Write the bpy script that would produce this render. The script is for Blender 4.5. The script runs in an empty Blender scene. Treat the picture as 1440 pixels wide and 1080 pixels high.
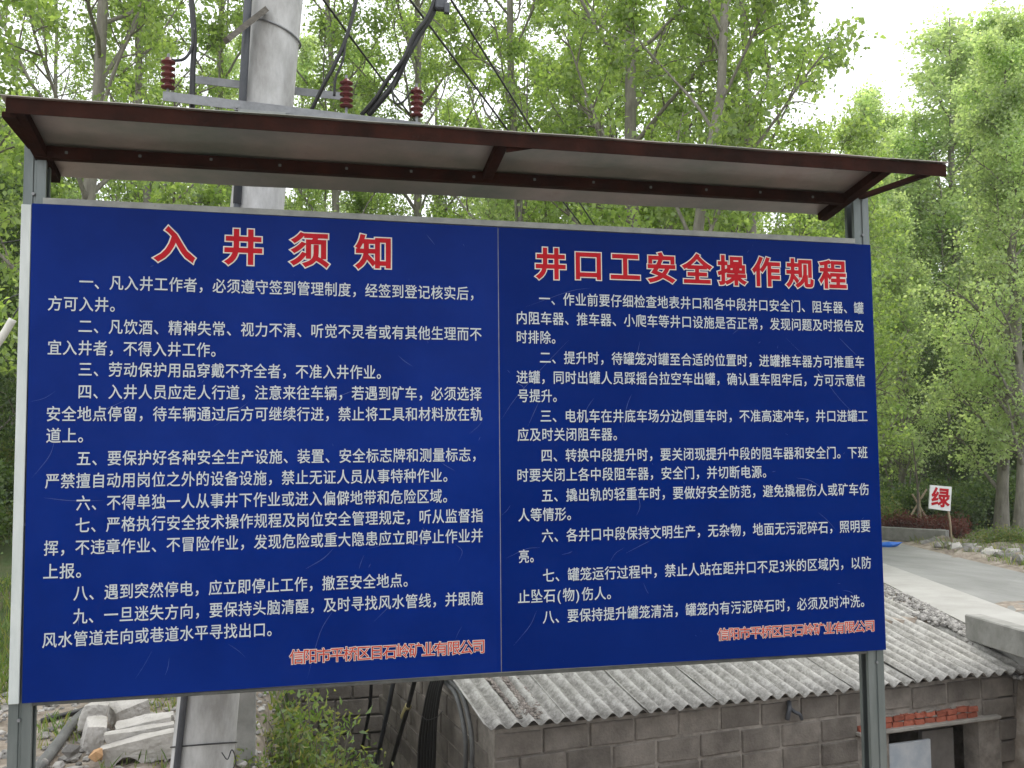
import bpy, math, random
import numpy as np
from mathutils import Matrix, Vector
R0 = math.radians
SC = bpy.context.scene
COL = SC.collection

# ------------------------------------------------------------------ camera
F = 1300.0
CAM = np.array([1.0592, -4.0803, 2.0])
yaw, pitch, roll = 0.22792, 0.06696, -0.0074
cy_, sy_, cp_, sp_ = math.cos(yaw), math.sin(yaw), math.cos(pitch), math.sin(pitch)
FW = np.array([sy_*cp_, cy_*cp_, sp_]); r_ = np.array([cy_, -sy_, 0.0]); u_ = np.cross(r_, FW)
RT = math.cos(roll)*r_ + math.sin(roll)*u_
UP = -math.sin(roll)*r_ + math.cos(roll)*u_
cam = bpy.data.cameras.new('camera'); cam_o = bpy.data.objects.new('camera', cam); COL.objects.link(cam_o)
cam.sensor_fit = 'HORIZONTAL'; cam.sensor_width = 36; cam.lens = F/1440*36
cam.clip_end = 800; cam.clip_start = 0.05
M = Matrix.Identity(4)
for i in range(3):
    M[i][0] = RT[i]; M[i][1] = UP[i]; M[i][2] = -FW[i]; M[i][3] = CAM[i]
cam_o.matrix_world = M
SC.camera = cam_o

# ------------------------------------------------------------------ world, sun, exposure
SUN_EL, SUN_AZ = 58, 35      # azimuth measured clockwise from +y
w = bpy.data.worlds.new('World'); SC.world = w; w.use_nodes = True
nt = w.node_tree; nt.nodes.clear()
sky = nt.nodes.new('ShaderNodeTexSky'); sky.sky_type = 'NISHITA'; sky.sun_disc = False
sky.sun_elevation = R0(SUN_EL); sky.sun_rotation = R0(SUN_AZ); sky.dust_density = 4; sky.air_density = 1.0
mixn = nt.nodes.new('ShaderNodeMixRGB'); mixn.inputs[0].default_value = 0.88
mixn.inputs[2].default_value = (9.0, 9.2, 9.5, 1)       # the even cloud cover
bg = nt.nodes.new('ShaderNodeBackground'); bg.inputs[1].default_value = 0.13
out = nt.nodes.new('ShaderNodeOutputWorld')
nt.links.new(sky.outputs[0], mixn.inputs[1]); nt.links.new(mixn.outputs[0], bg.inputs[0]); nt.links.new(bg.outputs[0], out.inputs[0])
sun = bpy.data.lights.new('sun', 'SUN'); sun.energy = 1.3; sun.angle = R0(14); sun.color = (1, .96, .9)
sun_o = bpy.data.objects.new('sun', sun); COL.objects.link(sun_o)
d = Vector((math.sin(R0(SUN_AZ))*math.cos(R0(SUN_EL)), math.cos(R0(SUN_AZ))*math.cos(R0(SUN_EL)), math.sin(R0(SUN_EL))))
sun_o.rotation_euler = d.to_track_quat('Z', 'Y').to_euler()
SC.view_settings.view_transform = 'Standard'; SC.view_settings.look = 'None'
SC.view_settings.exposure = 0.82; SC.view_settings.gamma = 1.0; SC.view_settings.use_curve_mapping = False
SC.render.engine = 'CYCLES'
SC.cycles.max_bounces = 8; SC.cycles.transmission_bounces = 6; SC.cycles.diffuse_bounces = 4
SC.cycles.use_denoising = True

# ------------------------------------------------------------------ helpers
rng = np.random.default_rng(7); random.seed(7)
def ray(x, y): return FW + RT*(x-720)/F - UP*(y-540)/F
def hit(x, y, n, dd):
    n = np.array(n, float); v = ray(x, y); return CAM + v*((dd - CAM@n)/(v@n))
def onY(x, y, yy=0.0): return hit(x, y, (0, 1, 0), yy)
def onZ(x, y, zz=0.0): return hit(x, y, (0, 0, 1), zz)
def onRoad(x, y, up=0.0): return hit(x, y, (0, .03, 1), .18+up)
def polar(px, dist):        # ground position seen in column px at that depth
    a = yaw + math.atan((px-720)/F); k = dist/math.cos(a-yaw)
    return CAM[0]+math.sin(a)*k, CAM[1]+math.cos(a)*k

def tag(o, label=None, cat=None, group=None, kind=None):
    if label: o['label'] = label
    if cat: o['category'] = cat
    if group: o['group'] = group
    if kind: o['kind'] = kind
    return o
def thing(name, label, cat, loc=(0, 0, 0), group=None):
    o = bpy.data.objects.new(name, None); COL.objects.link(o); o.location = [float(c) for c in loc]
    o.empty_display_size = .1
    return tag(o, label, cat, group)
def link(name, me, parent=None, loc=None):
    o = bpy.data.objects.new(name, me); COL.objects.link(o)
    if parent is not None: o.parent = parent
    if loc is not None: o.location = [float(c) for c in loc]
    return o
def wloc(p):
    v = np.zeros(3)
    while p is not None:
        v += np.array(p.location); p = p.parent
    return v
def mesh(name, V, Fc, mat, smooth=False):
    me = bpy.data.meshes.new(name)
    me.from_pydata([tuple(map(float, v)) for v in V], [], [tuple(map(int, f)) for f in Fc])
    me.materials.append(mat)
    if smooth: me.polygons.foreach_set('use_smooth', [True]*len(me.polygons))
    me.update(); return me
class MB:
    """collects world-space shapes, links them as one mesh"""
    def __init__(s): s.V = []; s.F = []
    def add(s, V, Fc):
        n = len(s.V); s.V.extend([tuple(v) for v in V]); s.F.extend([tuple(int(i)+n for i in f) for f in Fc]); return s
    def box(s, c, size, ax=None, bev=0.0, jit=0.0):
        """c centre, size full lengths, ax 3 unit axes"""
        c = np.array(c, float); h = np.array(size, float)/2
        A = np.eye(3) if ax is None else np.array(ax, float)
        if bev <= 0:
            P = np.array([[i, j, k] for i in (-1, 1) for j in (-1, 1) for k in (-1, 1)], float)*h
            Fc = [(0,1,3,2),(4,6,7,5),(0,4,5,1),(2,3,7,6),(0,2,6,4),(1,5,7,3)]
        else:
            b = min(bev, h.min()*.9)
            P = []; ring = [(-1,-1),(1,-1),(1,1),(-1,1)]
            pts = {}
            for (i,j,k) in [(i,j,k) for i in (-1,1) for j in (-1,1) for k in (-1,1)]:
                for a in range(3):
                    p = np.array([i,j,k])*h; q = p - np.array([i,j,k])*b; q[a] = p[a]
                    pts[(i,j,k,a)] = len(P); P.append(q)
            Fc = []
            for a in range(3):
                o1, o2 = [(1,2),(0,2),(0,1)][a]
                for sg in (-1,1):
                    f = []
                    for (p1,p2) in ring:
                        t = [0,0,0]; t[a]=sg; t[o1]=p1; t[o2]=p2; f.append(pts[(t[0],t[1],t[2],a)])
                    Fc.append(f)
            for a in range(3):                      # edges along axis a
                o1, o2 = [(1,2),(0,2),(0,1)][a]
                for (p1,p2) in ring:
                    f = []
                    for sg, ord_ in ((-1,(o1,o2)),(1,(o2,o1))):
                        t = [0,0,0]; t[a]=sg; t[o1]=p1; t[o2]=p2
                        for q in ord_: f.append(pts[(t[0],t[1],t[2],q)])
                    Fc.append(f)
            for i in (-1,1):
                for j in (-1,1):
                    for k in (-1,1): Fc.append([pts[(i,j,k,0)],pts[(i,j,k,1)],pts[(i,j,k,2)]])
            P = np.array(P)
        if jit: P = P + rng.normal(0, jit, P.shape)
        return s.add(c + P@A, Fc)
    def bar(s, a, b, wd, ht, up=(0,0,1), bev=0.0):
        a = np.array(a, float); b = np.array(b, float); d = b-a; L = np.linalg.norm(d); d /= L
        up = np.array(up, float); sd = np.cross(d, up); sd /= np.linalg.norm(sd); u2 = np.cross(sd, d)
        return s.box((a+b)/2, (L, wd, ht), (d, sd, u2), bev)
    def tube(s, pts, rad, n=8, caps=True):
        pts = np.array(pts, float); m = len(pts); rad = np.broadcast_to(np.array(rad, float), (m,))
        T = np.gradient(pts, axis=0); T /= np.linalg.norm(T, axis=1)[:, None]+1e-9
        ref = np.array([0, 0, 1.]) if abs(T[0, 2]) < .9 else np.array([1., 0, 0])
        V = []; a = np.linspace(0, 2*math.pi, n, endpoint=False); u = None
        for i in range(m):
            if u is None: u = np.cross(T[i], ref)
            else: u = u - T[i]*(u@T[i])
            u /= np.linalg.norm(u)+1e-9; v = np.cross(T[i], u)
            V.append(pts[i] + rad[i]*(np.cos(a)[:, None]*u + np.sin(a)[:, None]*v))
        V = np.concatenate(V); Fc = []
        for i in range(m-1):
            for j in range(n):
                k = (j+1) % n; Fc.append((i*n+j, i*n+k, (i+1)*n+k, (i+1)*n+j))
        if caps: Fc.append(tuple(range(n-1, -1, -1))); Fc.append(tuple(range((m-1)*n, m*n)))
        return s.add(V, Fc)
    def prism(s, prof, a, b, X, Y):
        """closed 2D profile swept straight from a to b"""
        a = np.array(a, float); b = np.array(b, float); X = np.array(X, float); Y = np.array(Y, float)
        P = [a + X*p[0] + Y*p[1] for p in prof] + [b + X*p[0] + Y*p[1] for p in prof]; n = len(prof)
        Fc = [(i, (i+1) % n, n+(i+1) % n, n+i) for i in range(n)] + [tuple(range(n-1, -1, -1)), tuple(range(n, 2*n))]
        return s.add(P, Fc)
    def build(s, name, mat, parent=None, smooth=False):
        off = wloc(parent)
        V = np.array(s.V, float)
        if parent is None:
            off = np.array([(V[:, 0].min()+V[:, 0].max())/2, (V[:, 1].min()+V[:, 1].max())/2, V[:, 2].min()])
        me = mesh(name, V-off, s.F, mat, smooth)
        return link(name, me, parent, off if parent is None else None)
def spline(P, n=8):
    P = np.array(P, float)
    Q = np.vstack([2*P[0]-P[1], P, 2*P[-1]-P[-2]]); o = []
    for i in range(1, len(Q)-2):
        for t in np.linspace(0, 1, n, endpoint=False):
            o.append(.5*((2*Q[i]) + (Q[i+1]-Q[i-1])*t + (2*Q[i-1]-5*Q[i]+4*Q[i+1]-Q[i+2])*t*t + (3*Q[i]-3*Q[i+1]+Q[i+2]-Q[i-1])*t**3))
    o.append(P[-1]); return np.array(o)

# ------------------------------------------------------------------ materials
def lin(c): return tuple(c)+(1,)
def mat(name, c1, c2=None, scale=4, rough=.8, metal=0, bump=0, bscale=None, c3=None, detail=6, spec=.5, stretch=None, coat=0, lo=.35, hi=.65, island=0, obj=False):
    m = bpy.data.materials.new(name); m.use_nodes = True; n = m.node_tree.nodes; L = m.node_tree.links
    b = n['Principled BSDF']; b.inputs['Roughness'].default_value = rough; b.inputs['Metallic'].default_value = metal
    b.inputs['Specular IOR Level'].default_value = spec; b.inputs['Coat Weight'].default_value = coat
    b.inputs['Base Color'].default_value = lin(c1)
    tc = n.new('ShaderNodeTexCoord'); src = tc.outputs['Object']
    if not obj:
        ge = n.new('ShaderNodeNewGeometry'); src = ge.outputs['Position']
    if stretch:
        mp = n.new('ShaderNodeMapping'); mp.inputs['Scale'].default_value = stretch; L.new(src, mp.inputs[0]); src = mp.outputs[0]
    last = None
    if c2 is not None:
        nz = n.new('ShaderNodeTexNoise'); nz.inputs['Scale'].default_value = scale; nz.inputs['Detail'].default_value = detail
        nz.inputs['Roughness'].default_value = .65; L.new(src, nz.inputs['Vector'])
        cr = n.new('ShaderNodeValToRGB'); L.new(nz.outputs[0], cr.inputs[0])
        cr.color_ramp.elements[0].color = lin(c1); cr.color_ramp.elements[0].position = lo
        cr.color_ramp.elements[1].color = lin(c2); cr.color_ramp.elements[1].position = hi
        if c3 is not None:
            e = cr.color_ramp.elements.new(min(.95, hi+.12)); e.color = lin(c3)
        last = cr.outputs[0]
        if island:
            ge = n.new('ShaderNodeNewGeometry'); hs = n.new('ShaderNodeHueSaturation')
            mr = n.new('ShaderNodeMapRange'); mr.inputs[3].default_value = 1-island; mr.inputs[4].default_value = 1+island
            oi = n.new('ShaderNodeObjectInfo'); ad = n.new('ShaderNodeMath'); ad.operation = 'ADD'; fr = n.new('ShaderNodeMath'); fr.operation = 'FRACT'
            L.new(ge.outputs['Random Per Island'], ad.inputs[0]); L.new(oi.outputs['Random'], ad.inputs[1]); L.new(ad.outputs[0], fr.inputs[0])
            L.new(fr.outputs[0], mr.inputs[0]); L.new(mr.outputs[0], hs.inputs['Value'])
            L.new(last, hs.inputs['Color']); last = hs.outputs[0]
        L.new(last, b.inputs['Base Color'])
    if bump:
        nb = n.new('ShaderNodeTexNoise'); nb.inputs['Scale'].default_value = bscale or scale*4; nb.inputs['Detail'].default_value = 8
        L.new(src, nb.inputs['Vector'])
        bp = n.new('ShaderNodeBump'); bp.inputs['Strength'].default_value = bump; bp.inputs['Distance'].default_value = .02
        L.new(nb.outputs[0], bp.inputs['Height']); L.new(bp.outputs[0], b.inputs['Normal'])
    return m
def leafmat(name, ca, cb, cc, trans=.5, bright=1.0):
    m = bpy.data.materials.new(name); m.use_nodes = True; n = m.node_tree.nodes; L = m.node_tree.links
    n.remove(n['Principled BSDF']); o = n['Material Output']
    ge = n.new('ShaderNodeNewGeometry'); cr = n.new('ShaderNodeValToRGB')
    L.new(ge.outputs['Random Per Island'], cr.inputs[0])
    e = cr.color_ramp.elements; e[0].color = lin(ca); e[1].color = lin(cc); x = e.new(.5); x.color = lin(cb)
    nz = n.new('ShaderNodeTexNoise'); nz.inputs['Scale'].default_value = .9; nz.inputs['Detail'].default_value = 2; L.new(ge.outputs['Position'], nz.inputs['Vector'])
    hs = n.new('ShaderNodeHueSaturation'); mr = n.new('ShaderNodeMapRange'); mr.inputs[1].default_value = .3; mr.inputs[2].default_value = .7
    mr.inputs[3].default_value = .7; mr.inputs[4].default_value = 1.25
    L.new(nz.outputs[0], mr.inputs[0]); L.new(mr.outputs[0], hs.inputs['Value']); L.new(cr.outputs[0], hs.inputs['Color'])
    df = n.new('ShaderNodeBsdfDiffuse'); tr = n.new('ShaderNodeBsdfTranslucent'); gl = n.new('ShaderNodeBsdfGlossy'); gl.inputs['Roughness'].default_value = .45
    gl.inputs['Color'].default_value = (.8, .85, .8, 1)
    L.new(hs.outputs[0], df.inputs[0])
    g2 = n.new('ShaderNodeMixRGB'); g2.blend_type = 'MULTIPLY'; g2.inputs[0].default_value = 1; g2.inputs[2].default_value = (2.0*bright, 2.05*bright, 1.25*bright, 1)
    L.new(hs.outputs[0], g2.inputs[1]); L.new(g2.outputs[0], tr.inputs[0])
    mx = n.new('ShaderNodeMixShader'); mx.inputs[0].default_value = trans; L.new(df.outputs[0], mx.inputs[1]); L.new(tr.outputs[0], mx.inputs[2])
    m2 = n.new('ShaderNodeMixShader'); m2.inputs[0].default_value = .05; L.new(mx.outputs[0], m2.inputs[1]); L.new(gl.outputs[0], m2.inputs[2])
    L.new(m2.outputs[0], o.inputs[0]); return m

m_blue = mat('blue_film', (.0012, .0140, .128), (.0030, .0210, .172), 1.3, .20, bump=.35, bscale=2.2, spec=.045, c3=(.006, .023, .152), detail=7)  # greyer patches in the colour stand in for uneven reflected sheen
m_blue_r = mat('blue_film_right', (.0010, .0120, .112), (.0020, .0165, .136), 1.3, .26, bump=.25, bscale=2.0, spec=.03, c3=(.004, .018, .124), detail=7)  # same painted sheen patches, deeper blue
m_white = mat('white_print', (.40, .44, .46), (.49, .52, .53), 30, .5)
m_red = mat('red_print', (.36, .007, .014), (.43, .012, .02), 20, .5, spec=.1)
m_cream = mat('cream_print', (.54, .52, .46), (.62, .60, .55), 20, .5)
m_orange = mat('faded_red_print', (.40, .03, .02), (.50, .07, .045), 60, .5, spec=.1)
m_scr = mat('scratch', (.012, .045, .21), (.07, .11, .28), 40, .5)
m_galv = mat('galvanised_steel', (.115, .135, .13), (.19, .21, .205), 9, .45, metal=.55, bump=.08, c3=(.16, .16, .15), stretch=(1, 1, .15))
m_trim = mat('pale_trim', (.42, .46, .44), (.54, .57, .55), 14, .5, bump=.05, stretch=(1, 1, .2))
m_rail = mat('grey_rail', (.20, .21, .20), (.30, .31, .29), 12, .6, bump=.1, c3=(.1, .07, .05))
m_dkrail = mat('dark_grey_rail', (.07, .075, .07), (.12, .12, .11), 12, .6, bump=.1, spec=.2)
m_rust = mat('red_brown_painted_steel', (.016, .008, .006), (.036, .013, .009), 7, .7, bump=.3, c3=(.03, .010, .006), spec=.05)
m_sheet = mat('stained_sheet', (.20, .235, .20), (.40, .345, .32), 1.1, .36, metal=.35, bump=.2, bscale=6, c3=(.25, .185, .145), detail=12, lo=.38, hi=.60)
m_conc = mat('pole_concrete', (.31, .305, .29), (.52, .517, .505), 9, .85, bump=.5, bscale=25, c3=(.40, .39, .37), stretch=(1,1,.35), detail=12)
m_dark = mat('dark_conduit', (.05, .055, .065), (.08, .085, .095), 8, .5)
m_cable = mat('black_cable', (.012, .012, .013), (.02, .02, .02), 20, .45)
m_hose = mat('grey_hose', (.09, .09, .088), (.15, .15, .145), 8, .6, bump=.1)
m_ins = mat('red_brown_insulator', (.085, .018, .017), (.12, .028, .025), 20, .4, spec=.3)
m_zinc = mat('grey_crossarm', (.17, .175, .18), (.26, .265, .27), 12, .55, metal=.4, bump=.1, c3=(.2, .16, .13))
m_wood = mat('weathered_wood', (.10, .09, .075), (.17, .155, .13), 6, .85, bump=.3, stretch=(1, 6, 6))
m_bamboo = mat('pale_pole', (.30, .23, .15), (.38, .30, .2), 9, .7)
m_asb = mat('fibre_cement', (.25, .24, .215), (.47, .455, .42), 10, .92, bump=.35, bscale=60, c3=(.22, .21, .19), detail=12, lo=.3, hi=.62, stretch=(1, .45, 1))
m_block = mat('concrete_block', (.12, .104, .088), (.225, .198, .17), 4, .95, bump=.35, bscale=50, c3=(.16, .145, .13), detail=10, island=.16)
m_mort = mat('rough_mortar', (.19, .168, .145), (.33, .295, .255), 9, .95, bump=.5, bscale=35)
m_brick = mat('red_brick', (.30, .075, .042), (.42, .13, .08), 18, .9, bump=.4, bscale=60, island=.2, c3=(.36, .22, .17))
m_lint = mat('lintel_concrete', (.28, .26, .23), (.36, .34, .30), 8, .9, bump=.3)
m_panel = mat('chalky_blue_white_panel', (.42, .47, .52), (.60, .62, .64), 6, .6, c3=(.30, .31, .31), detail=9)
m_inner = mat('bare_render', (.17, .155, .14), (.24, .22, .20), 5, .95, bump=.2)
m_slab = mat('broken_concrete', (.36, .34, .31), (.50, .475, .44), 6, .92, bump=.6, bscale=30, c3=(.42, .38, .34))
m_stone = mat('grey_gravel', (.17, .16, .15), (.34, .325, .30), 9, .9, bump=.3, bscale=50, island=.45)
m_debris = mat('brown_grit', (.13, .11, .095), (.28, .245, .215), 14, .95, bump=.3, bscale=60, island=.4)
m_ochre = mat('ochre_stone', (.36, .20, .09), (.48, .30, .16), 14, .85, bump=.3)
m_road = mat('asphalt_road', (.17, .172, .162), (.255, .255, .243), 1.0, .9, bump=.25, bscale=60, detail=14, c3=(.30, .29, .27), stretch=(1.6, .5, 1))
m_strip = mat('concrete_path', (.30, .292, .27), (.38, .372, .35), 1.5, .9, bump=.1, bscale=40, detail=10)
m_kerb = mat('kerb_concrete', (.19, .188, .17), (.29, .283, .262), 5, .9, bump=.25)
m_bark = mat('poplar_bark', (.16, .145, .12), (.27, .25, .21), 5, .9, bump=.5, bscale=25, c3=(.09, .08, .065), stretch=(3, 3, .6))
m_twig = mat('twig_bark', (.12, .105, .08), (.19, .17, .135), 5, .9)
m_redleaf = leafmat('red_leaf', (.14, .025, .02), (.20, .05, .035), (.10, .05, .025), .3, .6)
m_leafA = leafmat('poplar_leaf', (.15, .225, .055), (.215, .295, .085), (.30, .38, .13), .58)
m_leafB = leafmat('poplar_leaf_hazed', (.25, .33, .15), (.32, .40, .20), (.41, .475, .27), .6)  # washed-out look of distant haze and flare put into the leaf colour
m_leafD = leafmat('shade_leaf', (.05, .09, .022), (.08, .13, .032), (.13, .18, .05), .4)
m_leafY = leafmat('shrub_leaf', (.08, .14, .03), (.14, .205, .05), (.24, .22, .07), .5)
m_blueplas = mat('blue_plastic', (.01, .11, .5), (.02, .15, .55), 5, .4)
m_signwhite = mat('white_sign_face', (.62, .62, .60), (.72, .72, .70), 10, .5)
m_sleeve = mat('white_sleeve', (.60, .59, .52), (.68, .67, .6), 12, .5)

# ================================================================== SETTING
FE0 = onRoad(1242, 759); FE1 = onRoad(1440, 807)                      # far edge of the road
rd = (FE0-FE1)[:2]; rd /= np.linalg.norm(rd); rn = np.array([rd[1], -rd[0]])       # along, and away to the right
if rn[0] < 0: rn = -rn
EAVE_L = onZ(680, 1030, -.2); EAVE_R = onZ(1440, 945, -.2)
ev = EAVE_R-EAVE_L; ROOFW = float(np.linalg.norm(ev)); ev = ev/ROOFW
rg = np.array([-.149, .966, .213]); rg /= np.linalg.norm(rg)
rgh = rg[:2]/np.linalg.norm(rg[:2])
def sst(x): x = np.clip(x, 0, 1); return x*x*(3-2*x)
def hills(x, y):
    """smooth terrain without the pit"""
    wv = (x-FE0[0])*rn[0] + (y-FE0[1])*rn[1]              # + beyond the road
    road = -.03*np.maximum(0, y-6)
    right = road + .05*np.clip(wv-.2, 0, 4) + .13*np.maximum(0, wv-5)
    left = .20*np.maximum(0, y-5.6)
    t = sst((x - (-2 + .12*y))/(7.0+.25*np.maximum(y, 0)))
    h = left*(1-t) + right*t
    h = np.where(wv > .5, np.maximum(h, right), h)
    return np.minimum(h, 14)
LWA = onRoad(1380, 887)[:2]; _b = onRoad(1247, 826)[:2]; LWS = (_b[0]-LWA[0])/(_b[1]-LWA[1])
def ground_h(x, y):
    h = hills(x, y)
    # excavated yard of the cabin
    bx = (x-EAVE_R[0]+.06) - (y-EAVE_R[1])*rgh[0]/rgh[1]     # + right of the roof's edge
    pit = sst((x-.80)/.35) * sst((y-.9)/.5) * sst(-bx/.10+.6) * sst((np.where(x > 4.2, 4.75, 9.0)-y)/.3)
    h = h + .12*sst((x-5)/1.5)*sst((y-3.0)/1)*sst((14-y)/4)*sst(-((x-LWA[0]) - (y-LWA[1])*LWS)/.3)
    h = h - .24*sst(1-bx/.6)*sst((5.0-y)/1.5)*(x > 6)
    return h*(1-pit) + pit*(-2.4)
def axis(lo, a, b, hi, fine, coarse):
    L = [a]; s = fine
    while L[-1] > lo: s = min(s*1.15, coarse); L.append(L[-1]-s)
    L = L[::-1]; x = a
    while x < b: x += fine; L.append(x)
    s = fine
    while L[-1] < hi: s = min(s*1.12, coarse); L.append(L[-1]+s)
    return np.array(L)
xs = axis(-90, -3, 10, 160, .12, 6); ys = axis(-60, -.5, 14, 190, .12, 6)
X, Y = np.meshgrid(xs, ys); nz_ = rng.normal(0, 1, X.shape)
fine = (X > -4) & (X < 12) & (Y > -2) & (Y < 16)
Z = ground_h(X, Y) + np.where(fine, .008, .05)*nz_
wv = (X-FE0[0])*rn[0] + (Y-FE0[1])*rn[1]
Z = np.where((wv < .15) & (wv > -9) & (Y > 6) & (X > 3), np.minimum(Z, -.03*np.maximum(0, Y-6)-.03), Z)
ny, nx = X.shape
idx = np.arange(nx*ny).reshape(ny, nx)
Fq = np.stack([idx[:-1, :-1], idx[:-1, 1:], idx[1:, 1:], idx[1:, :-1]], -1).reshape(-1, 4)
me = bpy.data.meshes.new('ground'); me.from_pydata(np.stack([X, Y, Z], -1).reshape(-1, 3).tolist(), [], Fq.tolist())
me.polygons.foreach_set('use_smooth', [True]*len(me.polygons))
veg = np.clip(np.where(wv > 1.0, (wv-1.0)/2.5, 0) + sst((Y-5.2-.3*X)/1.2)*(X < 4), 0, 1)
at = me.attributes.new('veg', 'FLOAT', 'POINT'); at.data.foreach_set('value', veg.ravel().astype(np.float32))
gm = bpy.data.materials.new('earth_and_undergrowth'); gm.use_nodes = True; n = gm.node_tree.nodes; L = gm.node_tree.links
b = n['Principled BSDF']; b.inputs['Roughness'].default_value = .95
ge = n.new('ShaderNodeNewGeometry')
def nzn(sc, det=8):
    q = n.new('ShaderNodeTexNoise'); q.inputs['Scale'].default_value = sc; q.inputs['Detail'].default_value = det; L.new(ge.outputs['Position'], q.inputs['Vector']); return q
def rmp(src, *st):
    c = n.new('ShaderNodeValToRGB'); L.new(src, c.inputs[0]); e = c.color_ramp.elements
    e[0].position = st[0][0]; e[0].color = lin(st[0][1]); e[1].position = st[-1][0]; e[1].color = lin(st[-1][1])
    for p, cc in st[1:-1]: q = e.new(p); q.color = lin(cc)
    return c
soil = rmp(nzn(7).outputs[0], (.3, (.13, .105, .08)), (.5, (.24, .20, .16)), (.7, (.36, .32, .27)))
green = rmp(nzn(2.2).outputs[0], (.3, (.045, .05, .018)), (.5, (.05, .08, .02)), (.72, (.13, .105, .06)))
va = n.new('ShaderNodeAttribute'); va.attribute_name = 'veg'
mx = n.new('ShaderNodeMixRGB'); L.new(va.outputs['Fac'], mx.inputs[0]); L.new(soil.outputs[0], mx.inputs[1]); L.new(green.outputs[0], mx.inputs[2]); L.new(mx.outputs[0], b.inputs['Base Color'])
bp = n.new('ShaderNodeBump'); bp.inputs['Strength'].default_value = .6; bp.inputs['Distance'].default_value = .03; L.new(nzn(30).outputs[0], bp.inputs['Height']); L.new(bp.outputs[0], b.inputs['Normal'])
me.materials.append(gm); tag(link('ground', me), kind='structure')

def flat_strip(name, pts, mt, up, kind='structure', sub=24):
    """quad strip between two polylines lying on the road plane"""
    A, B = pts; V = []
    for t in np.linspace(0, 1, sub+1):
        for Pq in (A, B):
            s = t*(len(Pq)-1); i = min(int(s), len(Pq)-2); p = np.array(Pq[i])*(1-(s-i))+np.array(Pq[i+1])*(s-i)
            V.append((p[0], p[1], -.03*max(0, p[1]-6)+up))
    me = mesh(name, V, [(2*i, 2*i+1, 2*i+3, 2*i+2) for i in range(sub)], mt); o = link(name, me)
    return tag(o, kind=kind)
far0 = FE1[:2]-rd*30; far1 = FE0[:2]+rd*45
ST0 = onRoad(1263, 803.5)[:2]; ST1 = onRoad(1438, 866)[:2]; sd_ = (ST0-ST1)/np.linalg.norm(ST0-ST1)
flat_strip('road', ([far0, FE1[:2], FE0[:2], far1], [ST1-sd_*30-rn*.3, ST1-rn*.3, ST0-rn*.3, ST0+sd_*45-rn*.3]), m_road, .012)
LW0 = onRoad(1247, 826)[:2]; LW1 = onRoad(1380, 887)[:2]; ld_ = (LW0-LW1)/np.linalg.norm(LW0-LW1)
me_ = MB()
pa = [ST1-sd_*25, ST1, ST0, ST0+sd_*3.0]; _k0 = onRoad(1381, 888); _k1 = onRoad(1440, 906); pb = [(_k1+(_k1-_k0)*9)[:2], LW1, LW0, LW0+ld_*3.0]
for k in range(3):
    q = []
    for (p, up) in ((pa[k], .05), (pb[k], .05), (pb[k+1], .05), (pa[k+1], .05)): q.append((p[0], p[1], -.03*max(0, p[1]-6)+up))
    q2 = [(a, b_, c-.2) for a, b_, c in q]
    me_.add(q+q2, [(0, 1, 2, 3), (4, 7, 6, 5), (0, 4, 5, 1), (2, 6, 7, 3), (1, 5, 6, 2), (3, 7, 4, 0)])
tag(me_.build('concrete_path', m_strip), kind='structure')

# ================================================================== NOTICE BOARD
nb = thing('notice_board', 'large blue two panel Chinese mine safety notice board under a rusty canopy', 'notice board', (1.93, 0.05, 0))
XL, XR, XS = .000, 3.866, 1.9445
def panel_mesh(x0t, x1t, x0b, x1b, zt0, zt1, zb0, zb1, nx=26, nz=22, seed=1):
    rg_ = np.random.default_rng(seed); V = []; ph = rg_.uniform(0, 6, 8)
    for j in range(nz+1):
        t = j/nz
        for i in range(nx+1):
            s = i/nx
            x = (x0t*(1-s)+x1t*s)*(1-t) + (x0b*(1-s)+x1b*s)*t
            z = (zt0*(1-s)+zt1*s)*(1-t) + (zb0*(1-s)+zb1*s)*t
            wv_ = .0009*(math.sin(5*s+ph[0])*math.sin(4*t+ph[1]) + math.sin(11*s+ph[2]+3*t))
            e = min(s, 1-s, t, 1-t)*8; V.append((x, -.012+wv_*min(1, e), z))
    Fc = []; G = list(V); V += G; n0 = len(V); of = len(G)
    for j in range(nz):
        for i in range(nx):
            a = j*(nx+1)+i; Fc.append((a, a+nx+1, a+nx+2, a+1))
    back = [(x0t, .008, zt0), (x1t, .008, zt1), (x1b, .008, zb1), (x0b, .008, zb0)]
    V += back
    tl, tr, bl, br = 0, nx, nz*(nx+1), nz*(nx+1)+nx
    Fc += [tuple(of+i for i in range(0, nx+1))+(n0+1, n0), tuple(of+i for i in range(br, bl-1, -1))+(n0+3, n0+2),
           tuple(of+j*(nx+1) for j in range(nz, -1, -1))+(n0, n0+3), tuple(of+j*(nx+1)+nx for j in range(nz+1))+(n0+2, n0+1), (n0, n0+1, n0+2, n0+3)]
    return V, Fc
c = {k: onY(*q) for k, q in dict(TL=(46, 287), TR=(1222, 345), BR=(1244, 913), BL=(32, 988), sT=(699.5, 321), sB=(704.5, 944)).items()}
pl = MB(); pl.add(*panel_mesh(c['TL'][0], c['sT'][0]-.002, c['BL'][0], c['sB'][0]-.002, c['TL'][2], c['sT'][2]+.002, c['BL'][2], c['sB'][2], seed=3))
pl = tag(pl.build('panel', m_blue, nb, True), 'blue left panel headed by four widely spaced red characters')
pr = MB(); pr.add(*panel_mesh(c['sT'][0]+.002, c['TR'][0], c['sB'][0]+.002, c['BR'][0], c['sT'][2]+.002, c['TR'][2], c['sB'][2], c['BR'][2], seed=9))
pr = tag(pr.build('panel', m_blue_r, nb, True), 'blue right panel headed by nine close set red characters')
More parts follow.
